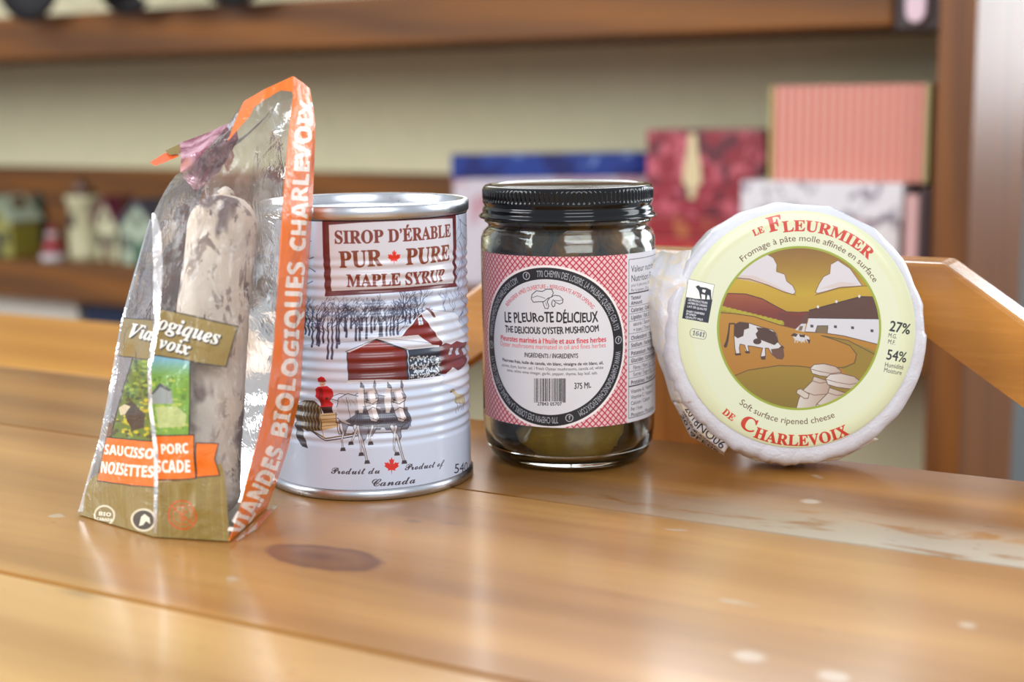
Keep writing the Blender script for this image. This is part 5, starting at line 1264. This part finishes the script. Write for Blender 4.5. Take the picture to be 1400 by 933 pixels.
for k_, p in enumerate(lv3[0][0]): p[2] = ZB
def crom(vals, t):
    n_ = len(vals); i = min(int(t), n_ - 2); f = t - i
    p0, p1, p2, p3 = vals[max(i - 1, 0)], vals[i], vals[i + 1], vals[min(i + 2, n_ - 1)]
    a_ = .5 * (2 * p1 + (p2 - p0) * f + (2 * p0 - 5 * p1 + 4 * p2 - p3) * f * f + (3 * p1 - p0 - 3 * p2 + p3) * f ** 3)
    return a_ * .6 + (p1 * (1 - f) + p2 * f) * .4
NVv = 90
def panel(name, ca, cb, mat, n_, uvx=0, bul=0, seed=0, mesh=True):
    P = []; UV = []
    for t in np.linspace(0, len(lv3) - 1, NVv):
        A = crom([l[0][ca] for l in lv3], t); B = crom([l[0][cb] for l in lv3], t)
        ua = crom([np.array(l[1][ca], float) for l in lv3], t); ub = crom([np.array(l[1][cb], float) for l in lv3], t)
        d = B - A; nn = np.cross(d, [0, 0, 1]); nn = nn / (np.linalg.norm(nn) + 1e-9)
        row = []; ur = []
        for f in np.linspace(0, 1, n_):
            e_ = math.sin(math.pi * f) * min(1, t / 1.0)
            p = A * (1 - f) + B * f
            w_ = noise.noise(Vector(p * 75) + Vector((seed, 0, 0))) * .0013 + (abs(noise.noise(Vector((p[0] * 190, p[1] * 190, p[2] * 80)) + Vector((0, seed, 3)))) - .25) * .0014
            p = p + nn * (bul + w_) * e_
            p[2] = max(p[2], ZB)
            row.append(p - BL); q = ua * (1 - f) + ub * f
            ur.append(((q[0] - BX0 + uvx) / (2 * BW), (BY1 - q[1]) / (BY1 - BY0)))
        P.append(row); UV.append(ur)
    return grid_mesh(name, P, mat, bag, uv=UV)
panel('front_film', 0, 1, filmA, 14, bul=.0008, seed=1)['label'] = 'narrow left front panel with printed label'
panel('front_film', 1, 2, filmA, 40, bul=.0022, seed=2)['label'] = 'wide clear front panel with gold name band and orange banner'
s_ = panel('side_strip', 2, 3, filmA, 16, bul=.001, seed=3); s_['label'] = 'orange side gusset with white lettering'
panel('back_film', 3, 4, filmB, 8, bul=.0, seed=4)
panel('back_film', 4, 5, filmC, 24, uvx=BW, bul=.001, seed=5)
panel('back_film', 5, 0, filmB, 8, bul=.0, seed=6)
# bottom gusset
bmf = bmesh.new(); vs = [bmf.verts.new(tuple(p - BL)) for p in lv3[0][0]]; bmf.faces.new(vs); from_bm('bottom_seal', bmf, plain('gold_film', (150, 126, 70), .3), bag)
# clear fin along the lower right corner
fin = [[(322, 742, .4975), (345, 722, .513), (372, 692, .5405)], [(324, 746, .497), (352, 728, .512), (381, 690, .541)]]
P = [[wpt((x, y), d) - BL for x, y, d in r] for r in fin]
for r in P:
    for p in r: p[2] = max(p[2], .0006)
grid_mesh('seam_fin', P, film('fin_film', .45, None, (240, 236, 240)), bag)
white_f = film('creased_film', .38, None, (246, 244, 248), .35)  # milky white strips; the front fold's gloss highlight is painted in
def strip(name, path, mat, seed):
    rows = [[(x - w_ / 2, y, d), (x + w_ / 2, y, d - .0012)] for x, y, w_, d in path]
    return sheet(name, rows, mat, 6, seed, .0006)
# (the strips are built after the sheet helper below)
# folded top: metallic rosy film bent over to the left with orange end
rs_ = NT('rose_film'); n_r = rs_.noise(rs_.coord(), 70, 4, .6, 1.2); rs_.P(Base_Color=rs_.ramp(n_r, [(.38, lin((130, 44, 66))), (.6, lin((240, 190, 202)))]), Metallic=.5, Roughness=.22, Normal=rs_.bump(n_r, .6, .002)); rose = rs_.m
def sheet(name, rows, mat, n=10, seed=0, amp=.0008):
    R0 = [[wpt((x, y), d) - BL for x, y, d in row] for row in rows]; nr, nc = len(R0), len(R0[0]); P = []
    for i in np.linspace(0, nr - 1, (nr - 1) * n + 1):
        i0 = min(int(i), nr - 2); fi = i - i0; row = []
        for j in np.linspace(0, nc - 1, (nc - 1) * n + 1):
            j0 = min(int(j), nc - 2); fj = j - j0
            p = (R0[i0][j0] * (1 - fj) + R0[i0][j0 + 1] * fj) * (1 - fi) + (R0[i0 + 1][j0] * (1 - fj) + R0[i0 + 1][j0 + 1] * fj) * fi
            row.append(p + np.array([0, -1, 0]) * amp * noise.noise(Vector(p * 120) + Vector((seed, 0, 0))))
        P.append(row)
    return grid_mesh(name, P, mat, bag)
q = sheet('folded_flap', [[(245, 196, .560), (282, 182, .561), (322, 164, .563)], [(248, 216, .552), (284, 205, .552), (326, 190, .556)], [(246, 238, .556), (268, 262, .552), (300, 235, .558)]], rose, 10, 4); q['label'] = 'rosy metallic film folded over at the top left'
q = strip('crease', [(211, 292, 5, .5265), (214, 320, 12, .5245), (216, 360, 13, .5205), (215, 400, 11, .518), (215, 440, 7, .515), (204, 505, 5, .5118), (206, 560, 5, .5102), (213, 616, 6, .508), (213, 680, 5, .5052), (212, 730, 4, .5025)], white_f, 9); q['label'] = 'crease down the front fold with its gloss highlight painted white'
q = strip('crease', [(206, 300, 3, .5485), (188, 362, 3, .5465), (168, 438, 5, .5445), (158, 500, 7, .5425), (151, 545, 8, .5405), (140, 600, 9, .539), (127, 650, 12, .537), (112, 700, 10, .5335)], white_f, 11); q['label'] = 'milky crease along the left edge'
q = sheet('folded_hem', [[(226, 206, .559), (246, 197, .560)], [(232, 212, .555), (247, 210, .555)]], plain('hem_gold', (134, 112, 62), .3), 6, 5); q['label'] = 'olive gold hem end'
q = sheet('folded_hem', [[(205, 222, .558), (226, 209, .559), (244, 211, .556)], [(212, 227, .554), (228, 221, .552), (244, 214, .554)]], plain('hem_orange', (236, 96, 36), .3, coat=.5), 6, 6); q['label'] = 'orange hem end curling to the left'
bpy.data.objects.remove(_to); bpy.data.curves.remove(_tc)
